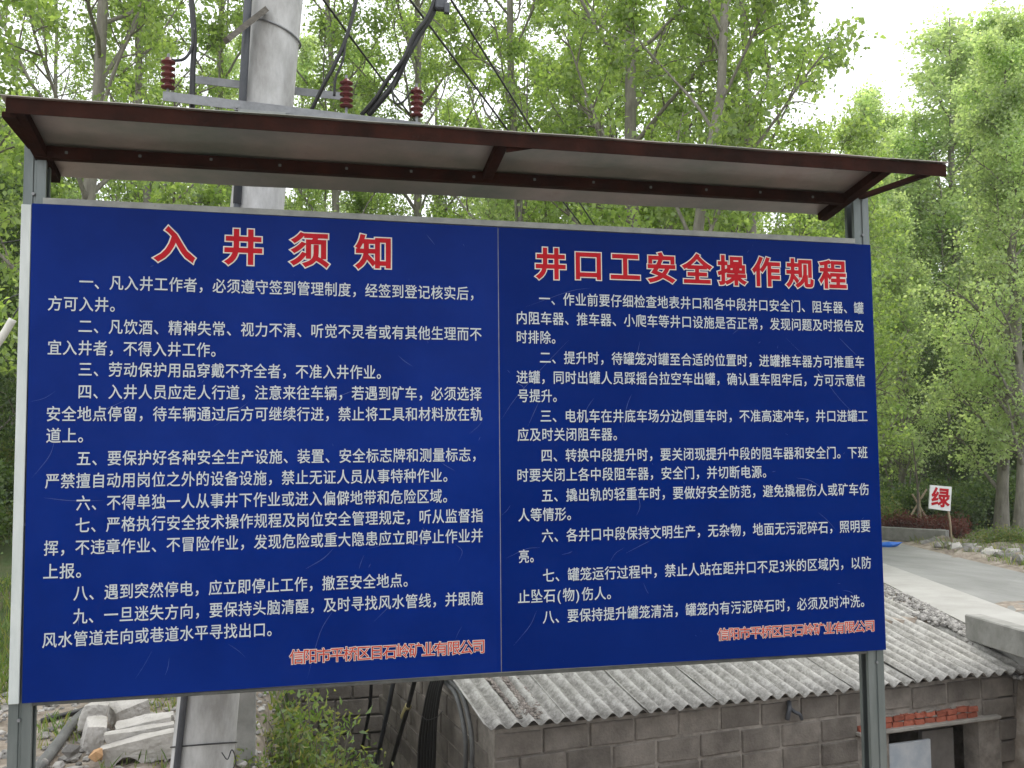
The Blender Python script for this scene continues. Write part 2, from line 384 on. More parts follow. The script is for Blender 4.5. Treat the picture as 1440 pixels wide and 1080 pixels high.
for o_ in (pl, pr):
    o_.data.polygons.foreach_set('use_smooth', [len(p.vertices) == 4 and abs(p.normal.y) > .9 for p in o_.data.polygons])
q = MB(); q.box(((c['sT'][0]+c['sB'][0])/2, -.0085, 2.0), (.005, .003, 1.985)); q.build('seam', m_rail, nb)
# posts: lipped channels opening inwards, standing on the ground
def channel(w_, d_, t_=.006, lip=.02, flip=1):
    P = [(0, 0), (w_*.42, 0), (w_*.46, .008), (w_*.54, .008), (w_*.58, 0), (w_, 0), (w_, lip), (w_-t_, lip), (w_-t_, t_), (t_, t_), (t_, d_-t_), (w_-t_, d_-t_), (w_-t_, d_-lip), (w_, d_-lip), (w_, d_), (0, d_)]
    return [(flip*a, b_) for a, b_ in P]
for x0, fl, top, lb in ((-.048, 1, 3.262, 'left galvanised channel post'), (3.872, -1, 3.262, 'right galvanised channel post')):
    q = MB(); q.prism(channel(.085, .08, flip=fl), (x0, .012, -.1), (x0, .012, top), (1, 0, 0), (0, 1, 0))
    q.prism(channel(.03, .022, t_=.004, lip=.004, flip=fl), (x0+fl*.028, .0115, -.1), (x0+fl*.028, .0115, top-.01), (1, 0, 0), (0, -1, 0)) if False else None
    p_ = tag(q.build('post', m_galv, nb), lb)
    bb = MB()
    for z in (3.05, 2.4, 1.7, .93): bb.tube([(x0+fl*.04, .012, z), (x0+fl*.04, .004, z)], .007, 6)
    bb.build('bolt', m_zinc, p_)
# frame rails around the panels
q = MB(); q.add(*(lambda a, b_: ([(a[0], -.01, a[1]), (b_[0], -.01, b_[1]), (b_[0], -.01, b_[1]+.026), (a[0], -.01, a[1]+.026),
     (a[0], .03, a[1]), (b_[0], .03, b_[1]), (b_[0], .03, b_[1]+.026), (a[0], .03, a[1]+.026)],
     [(0, 1, 2, 3), (5, 4, 7, 6), (3, 2, 6, 7), (1, 0, 4, 5), (0, 3, 7, 4), (2, 1, 5, 6)]))((c['TL'][0]+.04, c['TL'][2]+.001), (c['TR'][0]-.085, c['TR'][2]+.003)))
tag(q.build('top_rail', m_rail, nb))
q = MB(); q.bar((.04, .018, .991), (3.78, .018, .983), .03, .016, bev=.003); q.build('bottom_rail', m_dkrail, nb)
q = MB(); q.bar((-.024, -.006, .998), (-.028, -.006, 3.0), .038, .012, up=(0, 1, 0), bev=.002); q.build('side_trim', m_trim, nb)
# canopy
FX0, FX1, FY, FZ = -.018, 4.047, -.35, 3.320
q = MB()
LT = [(0, 0), (.045, 0), (.045, -.004), (.005, -.004), (.005, -.058), (0, -.058)]
q.prism(LT, (FX0, FY, FZ), (FX1, FY, FZ-.002), (0, 1, 0), (0, 0, 1)); q.build('front_rail', m_rust, nb)
RY, RZ = .215, 3.187
q = MB(); nn = 30; V = []
for i in range(nn+1):
    x = -.035 + (3.775)*i/nn
    for (yy, zz) in ((FY-.012, FZ+.004), (-.02, 3.262), (RY+.01, RZ+.008*i/nn*2)):
        V.append((x, yy, zz+.0015*math.sin(i*1.3+yy*9)))
xr_ = [(4.055, FY-.012, FZ+.003)]
Fc = []
for i in range(nn):
    for k in range(2): a = i*3+k; Fc.append((a, a+3, a+4, a+1))
nV = len(V); V2 = [(a, b_, z+.003) for a, b_, z in V]; q.add(V, [f[::-1] for f in Fc]); q.add(V2, Fc)
# closed edges and the narrow front lip that runs on to the rail's end
q.add([V[i*3] for i in range(nn+1)]+[V2[i*3] for i in range(nn+1)], [(i, i+1, nn+2+i, nn+1+i) for i in range(nn)])
q.add([V[i*3+2] for i in range(nn+1)]+[V2[i*3+2] for i in range(nn+1)], [(i, i+1, nn+2+i, nn+1+i) for i in range(nn)])
q.box((3.90, FY+.012, FZ+.0055), (.31, .048, .003))
q.build('roof_sheet', m_sheet, nb)
q = MB(); q.prism([(0, 0), (.04, 0), (.04, .05), (0, .05)], (0.0, -.02, 3.196), (3.72, -.02, 3.200), (0, 1, 0), (0, 0, 1)); q.build('purlin', m_rust, nb)
q = MB()
for k in range(13):
    for zz in (3.185,): q.box((.12+k*.285, -.0215, 3.222+.004*(k % 3)), (.012, .005, .012), bev=.002)
o_ = q.build('screws', m_galv, nb); o_['kind'] = 'stuff'
def rafter(x, y0, z0, y1, z1, w_=.05, h_=.05):
    q = MB(); q.bar((x, y0, z0), (x, y1, z1), w_, h_); return q.build('rafter', m_rust, nb)
rafter(.02, FY+.006, FZ-.036, RY, RZ-.012, .05, .04)
rafter(1.895, FY+.006, FZ-.036, 0.0, 3.232, .042, .044)
rafter(3.735, FY+.006, FZ-.036, RY, RZ+.001, .05, .04)
for (a, b_, w_) in (((-.005, .0, 3.245), (-.012, FY+.02, 3.262), .05), ((3.83, .02, 3.247), (3.965, FY+.02, 3.275), .03)):
    q = MB(); q.bar(a, b_, w_, .022); q.build('bracket', m_rust, nb)
q = MB(); q.prism([(0, 0), (.13, .0), (0, -.028)], (1.91, FY+.012, 3.268), (1.91, FY+.018, 3.268), (1, 0, 0), (0, 0, 1)); q.build('gusset', m_rust, nb)

# ---- lettering
_gc = {}
def glyphs(chars, style, off, bev=0.0, fill=False):
    if fill:
        glyphs(chars, style+'_f', 0.0); glyphs(chars, style+'_c', 0.0, bev)
        for ch in set(chars):
            (a, fa), (b_, fb) = _gc[(ch, style+'_f')], _gc[(ch, style+'_c')]
            a = a.copy(); a[:, 2] = bev*.9; n_ = len(a)
            _gc[(ch, style)] = (np.vstack([a, b_]), fa+[tuple(i+n_ for i in f) for f in fb])
        return
    obs = []
    for ch in sorted(set(chars)):
        if (ch, style) in _gc: continue
        cu = bpy.data.curves.new('g', 'FONT'); cu.body = ch; cu.size = 1; cu.resolution_u = 4; cu.offset = off
        cu.fill_mode = 'NONE' if bev else 'FRONT'
        if bev: cu.bevel_depth = bev; cu.bevel_resolution = 0
        o = bpy.data.objects.new('g', cu); COL.objects.link(o); obs.append((ch, o))
    bpy.context.view_layer.update(); dg = bpy.context.evaluated_depsgraph_get()
    for ch, o in obs:
        m_ = bpy.data.meshes.new_from_object(o.evaluated_get(dg))
        V = np.zeros(len(m_.vertices)*3); m_.vertices.foreach_get('co', V)
        _gc[(ch, style)] = (V.reshape(-1, 3).copy(), [tuple(p.vertices) for p in m_.polygons])
        bpy.data.meshes.remove(m_); cu = o.data; bpy.data.objects.remove(o); bpy.data.curves.remove(cu)
def wid(ch): return .5 if ch in '3()' else 1.0
def put_line(text, u0, v, pitch, h, style, depth, zs=.12, gw=None):
    """u0 = centre of the first cell; returns verts/faces on the board plane"""
    V = []; Fc = []; pos = u0 - pitch/2; n0 = 0; gw = gw or pitch
    for ch in text:
        w_ = wid(ch); cx = pos + pitch*w_/2; pos += pitch*w_
        if ch == ' ': continue
        g, f = _gc[(ch, style)]
        c0 = .5 if w_ == 1 else (.25 if ch == '3' else .19)
        P = np.stack([cx + (g[:, 0]-c0)*gw, depth - g[:, 2]*h*zs, v + (g[:, 1]-.365)*h], 1)
        V.append(P); Fc += [tuple(i+n0 for i in ff) for ff in f]; n0 += len(P)
    return np.concatenate(V), Fc
def lettering(name, parent, text, p0, p1, n_, mt, style, h=None, depth=-.0155, gwf=.97, zs=.12, lab=None):
    a = onY(*p0); b_ = onY(*p1); pitch = (b_[0]-a[0])/n_; v = (a[2]+b_[2])/2
    if h is None: h = pitch
    V, Fc = put_line(text, a[0], v, pitch, h, style, depth, zs, pitch*gwf)
    q = MB(); q.add(V, Fc); o = q.build(name, mt, parent)
    return o, pitch
LEFT = [
 ('一、凡入井工作者，必须遵守签到管理制度，经签到登记核实后，', (122.4,398), (649.8,412.9), 27),
 ('方可入井。', (78.7,427.9), (144.1,428.9), 3),
 ('二、凡饮酒、精神失常、视力不清、听觉不灵者或有其他生理而不', (121.2,459.4), (668.1,470.5), 28),
 ('宜入井者，不得入井工作。', (78,490.2), (286.4,491.8), 10),
 ('三、劳动保护用品穿戴不齐全者，不准入井作业。', (121.2,519.8), (519.2,524), 20),
 ('四、入井人员应走人行道，注意来往车辆，若遇到矿车，必须选择', (120.5,552.2), (668.1,553.3), 28),
 ('安全地点停留，待车辆通过后方可继续行进，禁止将工具和材料放在轨', (76.5,582.1), (669,582.9), 30),
 ('道上。', (76.7,612.7), (99,612.7), 1),
 ('五、要保护好各种安全生产设施、装置、安全标志牌和测量标志，', (119,645), (652.7,639.3), 27),
 ('严禁擅自动用岗位之外的设备设施，禁止无证人员从事特种作业。', (75,675.7), (612.7,669.3), 27),
 ('六、不得单独一人从事井下作业或进入偏僻地带和危险区域。', (118.3,707.3), (612.3,697.7), 25),
 ('七、严格执行安全技术操作规程及岗位安全管理规定，听从监督指', (117.3,739), (670,724), 28),
 ('挥，不违章作业、不冒险作业，发现危险或重大隐患应立即停止作业并', (73.3,771.7), (670,751.7), 30),
 ('上报。', (72.7,802.7), (95.7,802.7), 1),
 ('八、遇到突然停电，应立即停止工作，撤至安全地点。', (114.7,834), (556.7,815), 22),
 ('九、一旦迷失方向，要保持头脑清醒，及时寻找风水管线，并跟随', (114,865.7), (670,840.7), 28),
 ('风水管道走向或巷道水平寻找出口。', (71,899), (365,885), 14)]
RIGHT = [
 ('一、作业前要仔细检查地表井口和各中段井口安全门、阻车器、罐', (764.5,421.3), (1205,433.6), 28),
 ('内阻车器、推车器、小爬车等井口设施是否正常，发现问题及时报告及', (732.6,447.5), (1205.5,459.5), 30),
 ('时排除。', (732.6,474.9), (765.6,474.9), 2),
 ('二、提升时，待罐笼对罐至合适的位置时，进罐推车器方可推重车', (765.6,503.7), (1206.2,509.4), 28),
 ('进罐，同时出罐人员踩摇台拉空车出罐，确认重车阻牢后，方可示意信', (733,530.7), (1207.4,535.6), 30),
 ('号提升。', (734.5,557), (767.5,557), 2),
 ('三、电机车在井底车场分边倒重车时，不准高速冲车，井口进罐工', (766.4,585.1), (1210.7,585.5), 28),
 ('应及时关闭阻车器。', (734.5,611.7), (851.9,610.6), 7),
 ('四、转换中段提升时，要关闭现提升中段的阻车器和安全门。下班', (767.5,639.4), (1210.7,637.5), 28),
 ('时要关闭上各中段阻车器，安全门，并切断电源。', (733.8,667.5), (1061.9,664.5), 20),
 ('五、撬出轨的轻重车时，要做好安全防范，避免撬棍伤人或矿车伤', (768.3,695.6), (1212.6,688.9), 28),
 ('人等情形。', (735.6,723.8), (787,723), 3),
 ('六、各井口中段保持文明生产，无杂物，地面无污泥碎石，照明要', (768.6,751.9), (1214.5,740.6), 28),
 ('亮。', (735.6,781.9), (751.5,781.5), 1),
 ('七、罐笼运行过程中，禁止人站在距井口不足3米的区域内，以防', (770.1,807.4), (1215.6,792), 27.5),
 ('止坠石(物)伤人。', (735.6,838), (842.5,834.4), 6),
 ('八、要保持提升罐笼清洁，罐笼内有污泥碎石时，必须及时冲洗。', (770.1,866.2), (1199.9,845.6), 27)]
SIG = '信阳市平桥区目石岭矿业有限公司'
glyphs(''.join(t[0] for t in LEFT+RIGHT), 'body', 0, .008, True)
for par, rows, h in ((pl, LEFT, .0655), (pr, RIGHT, .064)):
    for (t, a, b_, n_) in rows:
        lettering('text_line', par, t, a, b_, n_, m_white, 'body', h)
T1, T2 = '入井须知', '井口工安全操作规程'
glyphs(T1+T2, 'title', 0, .030, True); glyphs(T1+T2, 'title_edge', 0, .062)
glyphs(SIG, 'sig', 0, .008, True); glyphs(SIG, 'sig_edge', 0, .042)
def title(par, t, p0, p1, n_, hh, gw, st, m1, m2):
    a = onY(*p0); b_ = onY(*p1); pitch = (b_[0]-a[0])/n_; v = (a[2]+b_[2])/2
    V, Fc = put_line(t, a[0], v, pitch, hh, st, -.0165, .25, gw); q = MB(); q.add(V, Fc); o = q.build('title' if st == 'title' else 'company_name', m1, par)
    V, Fc = put_line(t, a[0], v, pitch, hh, st+'_edge', -.0155, .05, gw); q = MB(); q.add(V, Fc); q.build('outline' if st == 'title' else 'outline', m2, par)
title(pl, T1, (246.5, 346.5), (526, 355), 3, .158, .166, 'title', m_red, m_cream)
title(pr, T2, (773.1, 372.5), (1168.8, 386.8), 8, .150, .152, 'title', m_red, m_cream)
title(pl, SIG, (417.3, 922.7), (672.3, 908.3), 14, .064, .062, 'sig', m_orange, m_cream)
title(pr, SIG, (1015, 890.6), (1220.5, 880.1), 14, .060, .060, 'sig', m_orange, m_cream)
# scratches in the film
S1 = [[(45,672),(70,640),(78,612)],[(42,565),(62,560),(78,550)],[(120,590),(150,575),(178,562)],[(62,700),(100,704),(145,704)],
      [(190,955),(203,935),(214,915)],[(232,950),(238,925)],[(320,905),(335,915),(346,925)],[(432,955),(450,890),(470,856)],
      [(515,772),(560,763),(600,768)],[(525,875),(545,855),(560,840)],[(660,610),(672,600),(678,592)],[(300,600),(330,580),(350,565)],
      [(470,560),(500,548)],[(430,800),(455,785),(470,770)],[(600,330),(612,345)],[(640,900),(650,880)],[(505,800),(512,780)],[(645,790),(650,775),(640,765)],
      [(560,500),(580,515)],[(110,880),(116,862)],[(260,470),(290,466),(300,470)],[(620,650),(640,662)]]
S2 = [[(705,590),(725,560),(760,520),(800,478)],[(712,785),(740,772),(760,770)],[(722,908),(745,880),(755,858)],[(738,432),(800,410),(830,405)],
      [(875,600),(882,570),(888,555)],[(895,725),(900,712),(897,695)],[(858,790),(878,770)],[(880,778),(905,765),(915,760)],[(1105,475),(1150,520),(1180,560),(1218,598)],
      [(1180,475),(1205,500)],[(1120,672),(1140,676),(1160,690)],[(705,725),(718,710)],[(790,780),(805,775)],[(905,820),(912,835)],[(1185,830),(1200,835)],
      [(1150,720),(1175,745)],[(900,480),(895,500),(885,515)],[(820,585),(835,560)],[(1060,640),(1075,632)],[(760,560),(742,600)],[(1030,470),(1040,462)],[(728,540),(738,548)]]
for par, SS in ((pl, S1), (pr, S2)):
    q = MB()
    for k, s_ in enumerate(SS):
        P = [onY(x, y, -.0145) for x, y in s_]
        if len(P) == 2: P.insert(1, (P[0]+P[1])/2+rng.normal(0, .004, 3)*np.array([1, 0, 1]))
        P = spline(P, 5); hw = .0006 + .0006*rng.random()
        T = np.gradient(P, axis=0); N = np.stack([-T[:, 2], 0*T[:, 0], T[:, 0]], 1); N /= np.linalg.norm(N, axis=1)[:, None]
        ww = (hw*np.sin(np.linspace(.15, 3.0, len(P))))[:, None]
        n_ = len(P); q.add(np.vstack([P+N*ww, P-N*ww]), [(i, i+1, n_+i+1, n_+i) for i in range(n_-1)])
    for k in range(26):
        x = rng.uniform(60, 690) if par is pl else rng.uniform(715, 1215); y = rng.uniform(340, 930)
        p = onY(x, y, -.0145); a = rng.uniform(0, 3.14); l_ = rng.uniform(.003, .012)
        dx, dz = math.cos(a)*l_, math.sin(a)*l_
        q.add([p+np.array([-dx, 0, -dz]), p+np.array([dz*.09, 0, -dx*.09]), p+np.array([dx, 0, dz]), p+np.array([-dz*.09, 0, dx*.09])], [(0, 1, 2, 3)])
    o_ = q.build('scratches', m_scr, par); o_['kind'] = 'stuff'

# ================================================================== UTILITY POLE
def pole_c(z): return np.array([.595 + (z-.45)*(.915-.595)/3.85, 1.1, z])
def pole_r(z): return .157 - (z-.45)*.0052
up_ = thing('utility_pole', 'thick pale concrete utility pole leaning slightly behind the blue notice board', 'utility pole', pole_c(-.6))
q = MB(); zz = np.linspace(-2.2, 9.0, 16); q.tube([pole_c(z) for z in zz], [pole_r(z) for z in zz], 28); q.build('shaft', m_conc, up_, True)
q = MB(); zz = [-1.0, 1.0, 2.5, 3.3]; q.tube([pole_c(z)+np.array([-pole_r(z)+.045, -pole_r(z)*.78-.016, 0]) for z in zz], .017, 8)
q.tube([pole_c(z)+np.array([-pole_r(z)+.045 - max(0, z-3.3)*.05, -pole_r(z)*.78-.016, 0]) for z in (3.3, 4.2, 5.2, 8)], .022, 10)
q.build('conduit', m_dark, up_, True)
q = MB()
for z, t in ((.455, -.05),):
    a = np.linspace(0, 2*math.pi, 30); P = [pole_c(z)+np.array([math.cos(k)*(pole_r(z)+.006), math.sin(k)*(pole_r(z)+.006), t*math.sin(k)]) for k in a]; q.tube(P, .004, 6)
    q.tube(spline([pole_c(z)+np.array(v) for v in ((.10, -.15, 0), (.13, -.17, -.03), (.15, -.15, .01), (.17, -.14, -.05), (.155, -.15, -.09))], 6), .003, 5)
q.build('wire_tie', m_cable, up_, True)
q = MB(); z = 4.30; a = np.linspace(0, 2*math.pi, 30)
q.tube([pole_c(z)+np.array([math.cos(k)*(pole_r(z)+.006), math.sin(k)*(pole_r(z)+.006), -.05*math.cos(k)]) for k in a], .006, 6); q.build('strap_ring', m_zinc, up_, True)
q = MB(); q.bar(onY(318, 57, .85), onY(373, 14, .95), .05, .03); q.build('step_bracket', m_wood, up_)
def cross(y, pa_, pb_, w_, mt):
    a = onY(*pa_, y); b_ = onY(*pb_, y); q = MB()
    q.prism([(0, 0), (.055, 0), (.055, -.006), (.006, -.006), (.006, -w_), (0, -w_)], a, b_, (0, 1, 0), (0, 0, 1))
    return q.build('crossarm', mt, up_)
cross(.88, (229, 128), (592, 172), .05, m_zinc)['label'] = 'front crossarm carrying the red insulators'
cross(1.27, (275, 106), (490, 131), .045, m_zinc)
q = MB()
for px in (333, 404):
    p = onY(px, 152 if px < 350 else 160, .87); q.tube([p+np.array([0, -.02, 0]), p+np.array([0, .45, 0])], .008, 6); q.box(p+np.array([0, -.006, 0]), (.03, .012, .03))
q.build('clamp_bolt', m_zinc, up_)
q = MB(); a = onY(335, 158, .86); b_ = onY(402, 163, .86); q.bar(a, b_, .01, .035); q.build('clamp_plate', m_rail, up_)
for (px, pb, pt) in ((236, 127, 81), (487, 153, 111), (586, 166, 123)):
    a = onY(px, pb, .90); b_ = onY(px, pt, .90); q = MB(); h = b_[2]-a[2]; P = []; Rr = []
    for k in range(5):
        z0 = a[2]+h*(.04+.19*k)
        for dz, r_0 in ((0, .017), (.006, .036), (.012, .036), (.020, .018)): P.append((a[0], a[1], z0+dz)); Rr.append(r_0)
    P.append((a[0], a[1], b_[2]-.004)); Rr.append(.016); P.append((a[0], a[1], b_[2])); Rr.append(.010)
    o_ = q.tube(P, Rr, 16).build('insulator', m_ins, up_, True)
    q = MB(); q.tube([(a[0], a[1], b_[2]), (a[0], a[1], b_[2]+.02)], .008, 6); q.tube([(a[0], a[1], a[2]-.05), (a[0], a[1], a[2]+.01)], .008, 6); q.build('stud', m_zinc, o_)

def cable(label, pts, r_0, name='cable', mt=None, group=None, n_=8):
    q = MB(); q.tube(spline(pts, n_), r_0, 8); return tag(q.build(name, mt or m_cable, None, True), label, 'cable', group)
Yc = .9
def cp(*L_): return [onY(x, y, yy) for x, y, yy in L_]
cable('thick black cable hanging down past the left insulator', cp((262,-60,1.0),(269,0,.98),(273,55,.97),(271,100,.97),(270,150,.97),(269,190,.97)), .015)
cable('short black loop from the left cable to the left insulator', cp((272,40,.96),(270,66,.95),(260,82,.93),(246,85,.91),(237,82,.90)), .008)
cable('black cable dropping behind the middle insulator', cp((512,-60,.95),(501,0,.94),(488,50,.93),(472,88,.93),(455,120,.95),(438,155,1.0)), .011)
cable('thin black branch cable beside the middle insulator', cp((486,55,.93),(482,85,.93),(472,110,.93),(470,135,.94)), .007)
cable('thickest black cable bundle sloping down to the right insulator', cp((640,-70,.9),(611,12,.9),(590,48,.9),(572,80,.9),(556,115,.93),(538,138,.95),(518,162,1.0)), .017)
cable('second strand of the cable bundle sloping to the right insulator', cp((630,-70,.86),(606,14,.87),(582,50,.87),(568,82,.88),(545,112,.92),(530,136,.95),(508,162,1.0)), .012)
cable('thin black loop joining the right insulator to the bundle', cp((560,105,.92),(552,125,.91),(556,145,.9),(568,142,.9),(577,130,.9),(584,123,.9)), .006)
q = MB(); p = onY(620, 6, .88); q.box(p, (.07, .05, .07), bev=.008); q.box(p+np.array([.03, -.02, -.03]), (.03, .03, .06), bev=.004)
tag(q.build('cable_clamp', m_dark), 'dark clamp block on the cable bundle at the top edge', 'clamp')
for lb, a, b_ in (('thin overhead wire nearest the pole crossing the foliage', (440,-20,1.2), (600,190,4.0)), ('middle thin overhead wire sloping behind the canopy', (562,-20,1.2), (840,345,5.0)),
                ('right hand thin overhead wire sloping behind the canopy', (622,-20,1.2), (838,320,5.0))):
    A = onY(*a); B = onY(*b_); Mp = (A+B)/2; Mp[2] -= .02
    cable(lb, [A+(A-B)*.3, A, Mp, B, B+(B-A)*.4], .0075, 'wire')
cable('thin wire crossing the leaves left of the board, upper', cp((-30,345,2.5),(0,342,2.5),(40,336,2.6)), .004, 'wire')
cable('thin wire crossing the leaves left of the board, lower', cp((5,428,2.0),(16,418,2.0),(40,410,2.1)), .004, 'wire')
cable('black tail wire coming out of the white sleeve', cp((18,447,1.5),(24,436,1.5),(45,405,1.6)), .004, 'wire')
cable('white insulating sleeve on a wire at the left picture edge', cp((-25,510,1.5),(0,478,1.5),(18,449,1.5)), .022, 'sleeve', m_sleeve)

# ================================================================== CABIN
cb = thing('cabin', 'low concrete block cabin with a corrugated roof below the notice board', 'cabin', (EAVE_L[0]+2.5, EAVE_L[1]+2, -2.4))
SL = 3.7                                      # slope length of the roof
PITCH, AMP = .1363, .026
nw = 5.35; sheetw = PITCH*nw; step = PITCH*5
nor = np.cross(ev, rg); nor /= np.linalg.norm(nor)
if nor[2] < 0: nor = -nor
def sheet(ns=43, lift=.014, L_=1.93, seed=0):
    V = []; Fc = []; rr = np.random.default_rng(seed)
    nl = 5; wob = rr.normal(0, .0025, (nl+1, 3)); wob[:, 2] = rr.normal(0, .004, nl+1)
    for side in (0, 1):
        for j in range(nl+1):
            for i in range(ns+1):
                s = i/ns*sheetw
                zc = AMP*math.cos(2*math.pi*s/PITCH) + lift*max(0, 1-s/(PITCH*1.1)) + wob[j, 2] - side*.007
                V.append(ev*s + rg*(j/nl*L_ + wob[0, 0]*2*(j == 0)) + nor*zc)
    m_ = (nl+1)*(ns+1)
    for j in range(nl):
        for i in range(ns):
            a = j*(ns+1)+i; Fc.append((a, a+1, a+ns+2, a+ns+1)); Fc.append((m_+a, m_+a+ns+1, m_+a+ns+2, m_+a+1))
    for i in range(ns):
        Fc.append((i, m_+i, m_+i+1, i+1)); a = nl*(ns+1)+i; Fc.append((a, a+1, m_+a+1, m_+a))
    for j in range(nl):
        a = j*(ns+1); Fc.append((a, a+ns+1, m_+a+ns+1, m_+a)); a += ns; Fc.append((a, m_+a, m_+a+ns+1, a+ns+1))
    return V, Fc
def sheet_mesh(k):
    V, Fc = sheet(seed=k); me = mesh('roof_sheet', V, Fc, m_asb, True)
    gr = [.5-.5*math.cos(2*math.pi*((i % 44)/43*nw)) for i in range(len(V))]
    at = me.attributes.new('grime', 'FLOAT', 'POINT'); at.data.foreach_set('value', np.array(gr, np.float32)); return me
nt_ = m_asb.node_tree; N_ = nt_.nodes; L_n = nt_.links          # lichen and dirt settled along the troughs
bs_ = N_['Principled BSDF']; src_ = bs_.inputs['Base Color'].links[0].from_socket
ga = N_.new('ShaderNodeAttribute'); ga.attribute_name = 'grime'; gn = N_.new('ShaderNodeTexNoise'); gn.inputs['Scale'].default_value = 26; gn.inputs['Detail'].default_value = 12; gn.inputs['Roughness'].default_value = .75
gp = N_.new('ShaderNodeNewGeometry'); L_n.new(gp.outputs['Position'], gn.inputs['Vector'])
g1 = N_.new('ShaderNodeMath'); g1.operation = 'MULTIPLY_ADD'; g1.inputs[1].default_value = .5; L_n.new(ga.outputs['Fac'], g1.inputs[0])
g0 = N_.new('ShaderNodeMapRange'); g0.inputs[1].default_value = .38; g0.inputs[2].default_value = .66; g0.inputs[3].default_value = -.30; g0.inputs[4].default_value = .60; L_n.new(gn.outputs[0], g0.inputs[0]); L_n.new(g0.outputs[0], g1.inputs[2])
g2_ = N_.new('ShaderNodeMixRGB'); g2_.inputs[2].default_value = (.13, .122, .11, 1); g1.use_clamp = True; L_n.new(g1.outputs[0], g2_.inputs[0]); L_n.new(src_, g2_.inputs[1]); L_n.new(g2_.outputs[0], bs_.inputs['Base Color'])
variants = [sheet_mesh(k) for k in range(3)]
nsheets = 8
def roofpt(s, t, hgt=0.0): return EAVE_L + ev*s + rg*t + nor*hgt
for r_i in range(1):
    for k in range(nsheets):
        s0 = k*step; p = roofpt(s0, r_i*1.8 - .0 + rng.normal(0, .012), AMP+.0 + r_i*.016 + rng.normal(0, .002))
        link('roof_sheet', variants[(k+r_i) % 3], cb, p - wloc(cb))
# walls
WS = .13                                     # set back under the eave
W0 = EAVE_L + ev*.14 + np.array([rgh[0], rgh[1], 0])*WS; W0[2] = 0
evh = np.array([ev[0], ev[1], 0]); wn = np.array([evh[1], -evh[0], 0])          # towards the camera
gl_ = np.array([rgh[0], rgh[1], 0.])                                            # along the left gable
DOOR = (hit(1254, 1045, wn, W0@wn), hit(1376, 1045, wn, W0@wn))
sD0, sD1 = (DOOR[0]-W0)@evh, (DOOR[1]-W0)@evh
zD = hit(1300, 1031, wn, W0@wn)[2]
WL = ROOFW-.3
core = MB()
for (s0, s1, z0, z1) in ((0.0, sD0-.02, -2.4, -.235), (sD1+.02, WL, -2.4, -.235), (sD0-.02, sD1+.02, zD+.03, -.235)):
    ctr = W0 + evh*(s0+s1)/2 - wn*.109; ctr[2] = (z0+z1)/2
    core.box(ctr, (s1-s0, .19, z1-z0), (evh, wn, (0, 0, 1)))
ctr = W0 + gl_*2.0 - evh*(-.12); ctr[2] = -1.28
core.box(W0 + gl_*1.95 + evh*.101 + np.array([0, 0, -1.33]), (3.5, .18, 2.14), (gl_, np.cross((0, 0, 1), gl_), (0, 0, 1)))
core.prism([(0, -.27), (1.6, .06), (1.6, -.27)], W0+evh*.012, W0+evh*.19, gl_, (0, 0, 1))
core.build('wall', m_mort, cb)
blk_var = []
for k in range(6):
    q = MB(); q.box((0, 0, 0), (1, 1, 1), None, 0)
    b_ = MB(); b_.box((0, 0, 0), (.385, .06, .184), bev=.008, jit=.0022); me = mesh('block', np.array(b_.V), b_.F, m_block); blk_var.append(me)
hb = [mesh('block', np.array((lambda z: (z.box((0, 0, 0), (.19, .06, .19), bev=.010, jit=.0022), z.V)[1])(MB())), MB().box((0, 0, 0), (.19, .06, .19), bev=.01).F, m_block) for _ in range(2)]
def axes_rot(ax):
    return Matrix([[ax[j][i] for j in range(3)] for i in range(3)]).to_euler()
def put_block(me, pos, ax, tilt=0, name='block'):
    o = link(name, me, cb, pos - wloc(cb)); e = axes_rot(ax); e.z += rng.normal(0, .008); e.y += tilt; o.rotation_euler = e; return o
rowh = .206; ztop = -.255
axf = (tuple(evh), tuple(-wn), (0, 0, 1))
for row in range(4):
    zc = ztop - .1 - row*rowh; s = (-.0 if row % 2 == 0 else -.2)
    while s < WL+.6:
        l_ = .392; me = blk_var[rng.integers(6)]
        if rng.random() < .12: l_ = .19; me = hb[rng.integers(2)]
        cs = s + l_/2
        if s < 0: cs = .19/2; me = hb[0]; l_ = .19; s = 0
        lo, hi = cs-l_/2, cs+l_/2
        blocked = (hi > sD0-.22 and lo < sD1+.02 and zc-.095 < zD+.17 and zc+.095 > zD+.0) or (hi > sD0+.02 and lo < sD1-.02 and zc < zD+.1)
        if not blocked:
            p = W0 + evh*cs - wn*(.0+.03) + wn*rng.normal(.003, .004); p[2] = zc + rng.normal(0, .004)
            put_block(me, p, axf, rng.normal(0, .008))
        s = hi + .013 + abs(rng.normal(0, .003))
# left gable wall, courses running back
lax = (tuple(gl_), tuple(np.cross((0, 0, 1), gl_)), (0, 0, 1))
for row in range(-3, 5):
    zc = ztop - .1 - row*rowh; s = .2 if row % 2 else .42
    while s < 3.6:
        if zc+.1 < -.27 + .2*(min(s, 1.4)+.1)+.02:
            p = W0 + gl_*(s+.196) + evh*.0 - evh*rng.normal(-.025, .005); p[2] = zc
            put_block(blk_var[rng.integers(6)], p, lax)
        s += .405
